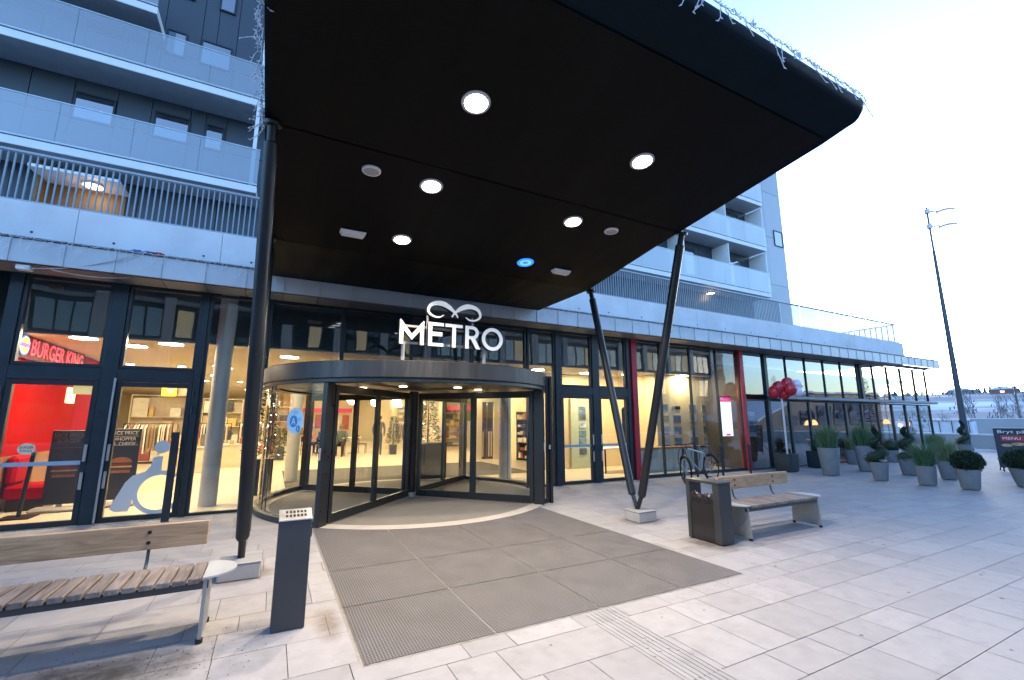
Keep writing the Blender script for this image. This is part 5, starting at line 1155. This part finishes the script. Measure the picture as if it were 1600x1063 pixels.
# pictogram film on the second glass door (person in a wheelchair)
pg=thing('wheelchair_pictogram','grey wheelchair user pictogram film on the left glass door','sticker',(-1.7,9.49,.6))
M_film=mat('pale_grey_film',(.66,.63,.58),.5,0,.03)
y_=9.4855; f=MB(); f.add([(-1.58+.105*math.cos(2*PI*i/24),y_,1.145+.105*math.sin(2*PI*i/24)) for i in range(24)],[tuple(range(24))]); f.build('head',M_film,pg,recalc=False)
f=MB(); ccx,ccz,r1,r2_=-1.55,.42,.345,.275
for i in range(36):
    a,a2=2*PI*i/36,2*PI*(i+1)/36; P_=lambda r,t:(ccx+r*math.cos(t),y_,ccz+r*math.sin(t))
    if ccx+r1*math.cos(a)>-1.32: continue
    f.quad(P_(r2_,a),P_(r1,a),P_(r1,a2),P_(r2_,a2))
f.build('wheel',M_film,pg,recalc=False)
f=MB(); B=[(-1.55,1.0),(-1.68,.98),(-1.70,.84),(-1.76,.76),(-1.92,.70),(-2.0,.60),(-2.13,.28),(-2.15,.20),(-2.08,.155),(-1.92,.155),(-1.90,.22),(-1.885,.34),(-1.89,.46),(-1.84,.57),(-1.77,.66),(-1.66,.735),(-1.55,.76)]
f.add([(p[0],y_-.0015,p[1]) for p in B],[tuple(range(len(B)))]); f.build('figure',M_film,pg,recalc=False)
# ---- estate agent's window display
M_cards=[mat('photo_card_'+n,c,.4,0,.6,7) for n,c in (('blue',(.16,.24,.32)),('slate',(.10,.13,.16)),('pale',(.40,.46,.50)),('sea',(.12,.22,.26)))]
kk=11/12.5
cols=[(13.18*kk,(0,1,2,3)),(13.85*kk,(1,2,3)),(14.72*kk,(0,1,2,3)),(15.45*kk,(0,1,2,3))]
names=['far left','second','third','far right']; rnames=['top row','second row','third row','bottom row']; ci=0
for q,(x,rows_) in enumerate(cols):
    for r_ in rows_:
        z=1.6+((2.02-.42*r_)-1.6)*kk
        t=thing('property_card','property photo card in the %s column, %s, on the agent\'s wall'%(names[q],rnames[r_]),'photo card',(x,11.03,z),'photo cards on the agent\'s wall')
        b=MB(); b.cbox(x-.175,x+.175,11.03,11.044,z-.145,z+.145,.003); b.build('board',mat('card_board',(.55,.45,.33),.5),t)
        b=MB(); b.quad((x-.165,11.026,z-.09),(x+.165,11.026,z-.09),(x+.165,11.026,z+.125),(x-.165,11.026,z+.125)); b.build('photo',M_cards[(ci*7+ci//3)%4] if not(q==0 and r_==1) else mat('black_photo',(.02,.02,.022),.4),t,recalc=False)
        b=MB(); b.quad((x-.16,11.0255,z-.125),(x+.16,11.0255,z-.125),(x+.16,11.0255,z-.10),(x-.16,11.0255,z-.10)); b.build('caption_strip',mat('red_caption',(.4,.08,.06),.5),t,recalc=False); ci+=1
t=thing('agent_emblem','small dark wall emblem of a ring and blocks above the photo cards','emblem',(12.2,11.03,2.0)); b=MB(); b.tube([(12.02+.05*math.cos(2*PI*i/16),11.03,1.98+.05*math.sin(2*PI*i/16)) for i in range(16)],.012,6,closed=True); b.build('ring',M_black,t); b=MB(); [b.cbox(12.12+.085*i,12.19+.085*i,11.025,11.045,1.93,2.04,.003) for i in range(3)]; b.build('blocks',M_black,t)
t=thing('poster_screen','bright white poster screen with a crimson header hung in the agent\'s window','screen',(13.0,9.85,1.7))
b=MB(); b.cbox(12.84,13.42,9.84,9.90,1.03,2.35,.01); b.build('housing',M_black,t)
b=MB(); b.quad((12.87,9.837,1.06),(13.39,9.837,1.06),(13.39,9.837,2.32),(12.87,9.837,2.32)); b.build('display',emis('white_screen_glow',(.88,.97,1),.16),t,recalc=False)
b=MB(); b.quad((12.87,9.834,2.16),(13.39,9.834,2.16),(13.39,9.834,2.32),(12.87,9.834,2.32)); b.quad((13.05,9.834,1.075),(13.25,9.834,1.075),(13.25,9.834,1.14),(13.05,9.834,1.14)); b.build('crimson_header',emis('crimson_screen',(.75,.02,.2),.12),t,recalc=False)
b=MB(); rr=random.Random(4)
for i in range(7): x=12.92+rr.random()*.2; z=1.25+i*.11; b.quad((x,9.834,z),(x+rr.uniform(.1,.25),9.834,z),(x+.2,9.834,z+.02),(x,9.834,z+.025))
b.quad((12.90,9.832,2.255),(13.02,9.832,2.255),(13.02,9.832,2.275),(12.90,9.832,2.275)); b.quad((12.90,9.832,2.215),(13.25,9.832,2.215),(13.25,9.832,2.23),(12.90,9.832,2.23)); b.build('drawing_lines',mat('pale_screen_line',(.55,.62,.64),.5,emit=(.6,.7,.72),estr=.1),t,recalc=False)
# pale green partition with five photo prints, desk, chair, blinds
b=MB(); b.box(8.75,9.55,12.38,12.42,.004,2.36); b.build('pale_green_partition',mat('pale_green_panel',(.42,.48,.34),.4,0,.05),mall)
for i,z in enumerate((1.92,1.68,1.41,1.13,.87,.55)):
    b=MB(); b.cbox(9.06,9.34,12.36,12.378,z-.10,z+.10,.003); tag(b.build('photo_print',M_cards[i%4]),'%s print on the pale green panel behind the double door'%['topmost','second','third','fourth','fifth','lowest'][i],'photo card','prints in a column on the pale green panel')
t=thing('office_desk','pale desk with dark legs inside the agent\'s office','desk',(9.3,11.2,0)); b=MB(); b.cbox(8.9,10.2,10.9,11.5,.70,.735,.006); b.build('desktop',M_white,t); b=MB(); [b.cyl((x,y,.004),(x,y,.70),.025,n=8) for x in (9.0,10.1) for y in (11.0,11.4)]; b.build('legs',M_black,t)
t=thing('office_counter','long low reception counter behind the agent\'s glass','counter',(11.2,10.5,0)); b=MB(); b.cbox(9.9,13.0,10.55,10.8,.004,.70,.01); b.build('front',mat('pale_teal_front',(.30,.36,.34),.5),t); b=MB(); b.cbox(9.85,13.05,10.5,10.85,.701,.735,.006); b.build('countertop',M_woodpanel,t)
t=thing('coat_stand','pale tubular coat stand with dark coats near the left red post','coat stand',(9.3,10.2,0)); b=MB(); [b.cyl((9.25+.09*i,10.2,.004),(9.25+.09*i,10.2,1.75-.1*i),.025,n=8) for i in range(4)]; b.build('tubes',M_offwhite,t); b=MB(); b.cbox(9.15,9.75,10.3,10.42,.9,1.95,.05); b.build('coats',M_black,t)
# ---- cafe
def pend(x,y,z,label):
    t=thing('cafe_pendant',label,'pendant lamp',(x,y,z),'orange pendant lamps in the cafe'); b=MB(); b.lathe([(.16,0),(.13,.12),(.06,.2),(.02,.21)],(x,y,z),18); b.build('shade',emis('orange_shade_glow',(1,.42,.14),.35),t,recalc=False); b=MB(); b.cyl((x,y,z+.21),(x,y,3.3),.006,n=6); b.build('cord',M_black,t)
    l=bpy.data.lights.new('lamp_light','POINT'); l.energy=2.0; l.color=(1,.55,.25); l.shadow_soft_size=.1; o=bpy.data.objects.new('lamp_light',l); COL.objects.link(o); o.parent=t; o.location=(0,0,-.08)
for (x,y,z,l) in ((19.8,11.0,1.35,'left orange pendant of the near pair behind the tall grass pot'),(20.25,11.05,1.36,'right orange pendant of the near pair behind the tall grass pot'),(26.3,11.0,1.38,'orange pendant farther along the cafe'),(24.0,11.6,1.42,'orange pendant between the mullions in the middle of the cafe'),(25.4,12.6,1.42,'faint orange pendant deepest in the cafe')): pend(x,y,z,l)
for i,(x,y) in enumerate(((15.4,11.2),(17.6,11.0),(20.2,11.2),(22.6,11.3))):
    t=thing('cafe_table','dark square cafe table, number %s from the left behind the cafe glass'%['first','second','third','last'][i],'table',(x,y,0),'dark tables in the cafe'); b=MB(); b.cbox(x-.4,x+.4,y-.4,y+.4,.71,.75,.006); b.build('tabletop',M_woodpanel,t); b=MB(); b.cyl((x,y,.01),(x,y,.71),.035,n=10); b.cyl((x,y,.004),(x,y,.02),.25,n=16); b.build('pedestal',M_black,t)
t=thing('reflection_shrub','dark cone shaped shrub in a black pot, standing in for a reflection in the cafe glass','potted shrub',(17.2,9.95,0)); pot(t,17.2,9.95,.45,.36,.42,M_potdark,3,True,0)  # solid shrub added in place of a dark reflection in the panes
leafball(t,(17.2,9.95,.80),(.22,.22,.42),1500,9,m=mat('dark_russet_leaf',(.045,.028,.024),.7,island=.5))
for i in range(5):
    b=MB(); b.cbox(14.05,14.5,9.78,9.80,1.02+i*.17,1.17+i*.17,.003); tag(b.build('menu_card',M_cards[(i+2)%4]),'%s pale card of the stack hung behind the right red post'%['lowest','second','middle','fourth','topmost'][i],'menu card','menu cards stacked behind the right red post')
# ------------------------------------------------------------------ beyond the plaza
def wall_prism(name,label,pts,h,th,m,cat='wall'):
    t=thing(name,label,cat,(*pts[0],0)); b=MB(); c=MB()
    for i in range(len(pts)-1):
        p=Vector((*pts[i],0)); q_=Vector((*pts[i+1],0)); d=(q_-p).normalized(); nn=Vector((-d.y,d.x,0))*th
        v=[p,q_,q_+nn,p+nn]; b.add([tuple(a) for a in v]+[tuple(a+Vector((0,0,h))) for a in v],[(0,1,2,3),(7,6,5,4),(0,4,5,1),(1,5,6,2),(2,6,7,3),(3,7,4,0)])
        e=.03; v2=[p-nn.normalized()*e,q_-nn.normalized()*e,q_+nn+nn.normalized()*e,p+nn+nn.normalized()*e]; c.add([tuple(a+Vector((0,0,h+.002))) for a in v2]+[tuple(a+Vector((0,0,h+.07))) for a in v2],[(0,1,2,3),(7,6,5,4),(0,4,5,1),(1,5,6,2),(2,6,7,3),(3,7,4,0)])
    b.build('wall_body',m,t); c.build('snow_coping',M_snow,t); return t
M_snow=mat('old_snow',(.66,.70,.74),.8,0,.12,1.5)
M_fwall=mat('grey_blue_wall',(.34,.36,.37),.8,0,.1,.6,dirt=.2,dirtcol=(.2,.2,.2))
wall_prism('boundary_wall','long low concrete wall with snowy coping at the far end of the plaza',[(38.5,20),(34.8,11.2),(33.2,7.0),(31.5,-6)],.74,-.3,M_fwall)
t=thing('snowy_ramp','white snow covered ramp parapet with a dark rail behind the low wall','ramp wall',(43.5,14,0)); b=MB(); b.cbox(43.4,44.2,13.15,20,.0,1.42,.02); b.build('parapet',M_snow,t); b=MB(); b.cbox(43.3,43.36,13.1,20,1.44,1.50,.01); [b.cyl((43.33,y,0),(43.33,y,1.45),.025,n=8) for y in (13.3,14.2,14.9,15.5,16.5,18)]; b.build('rail',M_alu,t)
t=thing('retaining_wall','grey concrete retaining wall beyond the snowy ramp','wall',(48,13,0)); b=MB(); b.box(48,48.5,10.0,14.6,0,1.62); b.box(48,48.4,14.6,22,0,1.1); b.build('wall_body',M_fwall,t); b=MB(); b.box(47.98,48.52,9.98,14.62,1.622,1.68); b.build('snow_cap',M_snow,t)
# hillside
def hmat():
    m=mat('snowy_hillside',(.5,.52,.55),.9); nt=m.node_tree; N=nt.nodes; L=nt.links
    tc=N.new('ShaderNodeTexCoord'); mp=N.new('ShaderNodeMapping'); mp.inputs['Scale'].default_value=(.035,.012,.25); L.new(tc.outputs['Object'],mp.inputs[0]); no=N.new('ShaderNodeTexNoise'); no.inputs['Scale'].default_value=1; no.inputs['Detail'].default_value=8; no.inputs['Roughness'].default_value=.65; L.new(mp.outputs[0],no.inputs['Vector'])
    cr=N.new('ShaderNodeValToRGB'); e=cr.color_ramp.elements; e[0].position=.49; e[0].color=(.20,.22,.24,1); e[1].position=.60; e[1].color=(.60,.66,.72,1); L.new(no.outputs[0],cr.inputs[0]); hs=[n for n in N if n.type=='HUE_SAT'][0]; L.new(cr.outputs[0],hs.inputs['Color']); return m
from mathutils import noise as mnoise
def hh(x,y):
    d=max(0,min(1,(x-58)/190)); return -0.3+11.6*d*d*(3-2*d)+1.6*mnoise.noise(Vector((x*.012,y*.012,3)))*d+ .5*mnoise.noise(Vector((x*.06,y*.06,1)))*d
b=MB(); nx,ny=50,60; vs=[];fs=[]
for i in range(nx):
    for j in range(ny): x=52+i*6.2; y=-170+j*9; vs.append((x,y,hh(x,y)))
for i in range(nx-1):
    for j in range(ny-1): fs.append((i*ny+j,(i+1)*ny+j,(i+1)*ny+j+1,i*ny+j+1))
b.add(vs,fs,True); tag(b.build('hillside',hmat(),angle=180),kind='structure')
# far wood on the ridge and scrub on the slope: nobody could count it
rr=random.Random(11); b=MB()
def conifer(mb,x,y,z,h,w,n=5):
    for k in range(n):
        f=k/n; zz=z+h*(.08+.8*f); r_=w*(1-f)*rr.uniform(.8,1.15); mb.cyl((x,y,zz),(x+rr.uniform(-.1,.1)*w,y,zz+h*.34),r_,.02,n=6,caps=False)
for i in range(420):
    y=rr.uniform(-160,330); x=rr.uniform(228,262); conifer(b,x,y,hh(x,y)-.5,rr.uniform(1.5,3.6)*(1+.5*mnoise.noise(Vector((y*.05,0,0)))),rr.uniform(1.0,2.0),4)
for i in range(260):
    y=rr.uniform(-100,140); x=rr.uniform(75,225); x=x; s=rr.uniform(.6,1.5); z=hh(x,y); 
    for k_ in range(34):
        p=Vector((x+rr.gauss(0,.6)*s,y+rr.gauss(0,.9)*s,z+abs(rr.gauss(0,.7))*s)); q_=Vector((rr.uniform(-.1,.1),rr.uniform(-.25,.25),rr.uniform(.3,.9)))*s; b.add([p,p+q_,p+Vector((0,.12*s,.05*s))],[(0,1,2)])
tag(b.build('far_treeline',mat('far_dark_trees',(.065,.08,.09),.9,0,.2,.2,island=.3),recalc=False),'distant dark wood and scrub along the snowy ridge','trees',kind='stuff')
# bare trees
M_bark=mat('pale_bare_bark',(.16,.145,.14),.85,0,.15,3)
def bare_tree(x,y,h,label,seed,spread=.42,nb=5,thin=1.0):
    rr=random.Random(seed); z0=max(-.05,hh(x,y)-.2) if x>52 else 0; t=thing('bare_tree',label,'tree',(x,y,z0),'leafless trees beyond the wall'); tr=MB(); cr=MB()
    def grow(p,d,l,r_,lev):
        q=[p]; dd=d.copy(); k=4
        for i in range(k): dd=(dd+Vector((rr.uniform(-.16,.16),rr.uniform(-.16,.16),.06))).normalized(); q.append(q[-1]+dd*l/k)
        (tr if lev==0 else cr).tube(q,[r_*(1-.6*i/k) for i in range(k+1)],5 if lev<2 else 3,caps=False)
        if lev<3:
            n=nb+2 if lev==0 else nb
            for i in range(n):
                f=rr.uniform(.3,1); b_=q[min(k,int(f*k))]; nd=(dd+Vector((rr.uniform(-1,1),rr.uniform(-1,1),rr.uniform(-.1,.8)))*spread*1.9).normalized(); grow(b_,nd,l*rr.uniform(.42,.62),r_*.45,lev+1)
    grow(Vector((x,y,z0)),Vector((0,0,1)),h*.62,.06*h/6*thin,0); tr.build('trunk',M_bark,t); cr.build('crown',M_bark,t,recalc=False)
bare_tree(69,20.4,7.0,'thin leafless tree rising just right of the lamp post',1,.35); bare_tree(72,19.2,5.6,'low leafless tree between the thin tree and far street lamp',2,.4); bare_tree(63,15.6,6.4,'leafless tree behind the far street lamp',3,.45); bare_tree(57,13.3,6.2,'leafless tree at the right picture edge',4,.45,6); bare_tree(75,18.2,4.8,'farthest small leafless tree on the slope',5,.4)
bare_tree(57.5,19.4,3.0,'wide brownish leafless bush behind the cafe corner',6,.8,7,.8)
t=thing('far_street_lamp','distant dark street lamp with crossbar among the bare trees','street lamp',(77.6,19.25,0)); z=hh(77.6,19.25); b=MB(); b.cyl((77.6,19.25,z),(77.6,19.25,6.2),.09,.06,n=8); b.build('pole',M_alu,t); b=MB(); b.cbox(77.5,77.7,18.3,20.4,6.2,6.3,.02); b.build('crossbar',M_alu,t)
for i,(x,y,w,d,h_,lab) in enumerate(((190,50,5,6,1.8,'small far house with a lit window on the ridge slope'),(205,64,6,6,1.8,'grey far house below the ridge line'),(180,38,5,6,1.6,'pale far house at the right on the ridge slope'))):
    z=hh(x,y)-.5; t=thing('far_house',lab,'house',(x,y,z),'houses on the far slope'); b=MB(); b.box(x,x+d,y-w/2,y+w/2,z,z+h_); b.build('wall',mat('far_house_wall_%s'%['rust','grey','pale'][i],[(.25,.12,.1),(.3,.3,.32),(.5,.5,.5)][i],.8),t)
    b=MB(); b.prism([(-w/2-.4,h_),(w/2+.4,h_),(0,h_+1.0)],(x-.3,y,z),(0,1,0),(0,0,1),(1,0,0),d+.6); b.build('roof',M_snow,t)
    b=MB(); b.box(x-.06,x-.02,y-.7,y+.2,z+.8,z+1.4); b.build('window',emis('lit_far_window',(1,.55,.4),.3) if i==0 else M_winglass,t)
# ------------------------------------------------------------------ the other side of the plaza (seen as reflections in the glass)
t=thing('opposite_block','dark office block across the plaza with pale pilasters mirrored in the glazing','office block',(-8,-26,0))
OX0,OX1,OYF=-46,58,-24
b=MB(); b.box(OX0,OX1,OYF-14,OYF-.3,0,11.5); b.build('wall',mat('teal_dark_facade',(.035,.055,.06),.5,0,.2,.2),t)
b=MB(); x=OX0
while x<OX1: b.box(x,x+.7,OYF-.3,OYF,0,11.5); x+=4.2
b.build('pilasters',mat('pale_pilaster',(.40,.44,.45),.6,0,.08,.4),t)
b=MB()
for z in (4.2,7.4,10.6): b.box(OX0,OX1,OYF-.28,OYF-.12,z,z+.35)
b.build('floor_bands',mat('grey_floor_band',(.25,.28,.3),.6),t)
rr=random.Random(2); b=MB(); c=MB(); x=OX0
while x<OX1-4:
    for z in (.6,4.8,8.0):
        for k in range(3):
            xx=x+.9+k*1.1; (c if rr.random()<.14 else b).quad((xx,OYF-.28,z),(xx+.95,OYF-.28,z),(xx+.95,OYF-.28,z+2.2),(xx,OYF-.28,z+2.2))
    x+=4.2
b.build('dark_windows',M_winglass,t,recalc=False); c.build('lit_windows',emis('warm_office_window',(1,.72,.4),.06),t,recalc=False)
t=thing('sloping_hall','low dark hall with a steep glazed end and snowy roof mirrored in the cafe glass','hall',(66,-16,0))
b=MB(); b.prism([(49,0),(86,0),(86,5.2),(63,5.0),(52,1.2)],(0,-30,0),(1,0,0),(0,0,1),(0,1,0),14); b.build('wall',mat('dark_hall_wall',(.12,.105,.10),.6,0,.2,.3),t)
b=MB(); b.prism([(52,1.25),(63,5.05),(86,5.25),(86,5.5),(63,5.3),(52,1.5)],(0,-30.3,0),(1,0,0),(0,0,1),(0,1,0),14.6); b.build('roof',M_snow,t)
b=MB()
for i in range(6): b.box(57.5+i*4,60.6+i*4,-15.99,-15.9,.8,2.0+min(2,i*.7)); 
b.build('windows',M_winglass,t)
b=MB()
for i in range(9): conifer(b,0,0,0,0.01,.01,1)
for i,(x,y,h) in enumerate(((66,-22,8),(70,-12,7),(74,-3,6.5),(46,-40,8),(58,-40,9))):
    t=thing('conifer','dark conifer beyond the plaza, %s of the row mirrored in the cafe glass'%['first','second','third','fourth','fifth'][i],'tree',(x,y,0),'conifers mirrored in the cafe glass'); tb=MB(); tb.cyl((x,y,-.1),(x,y,h*.5),.14,.08,n=8); tb.build('trunk',M_bark,t); cb=MB()
    for k in range(260):
        f=rr.random(); a=rr.uniform(0,6.28); rad=.24*h*(1-f)*rr.uniform(.3,1); p=Vector((x+rad*math.cos(a),y+rad*math.sin(a),h*(.12+.88*f))); d=Vector((math.cos(a),math.sin(a),-.35)).normalized(); s=Vector((-math.sin(a),math.cos(a),0)); l=.10*h*(1-.6*f); cb.add([p,p+d*l*.6+s*l*.3,p+d*l,p+d*l*.6-s*l*.3],[(0,1,2,3)])
    cb.build('crown',mat('dark_conifer',(.02,.035,.025),.8,island=.5),t,recalc=False)
b=MB(); b.quad((30,-60,-.03),(140,-60,-.03),(140,-.5,-.03),(38,-.5,-.03)); tag(b.build('snow_field',M_snow,recalc=False),kind='structure')
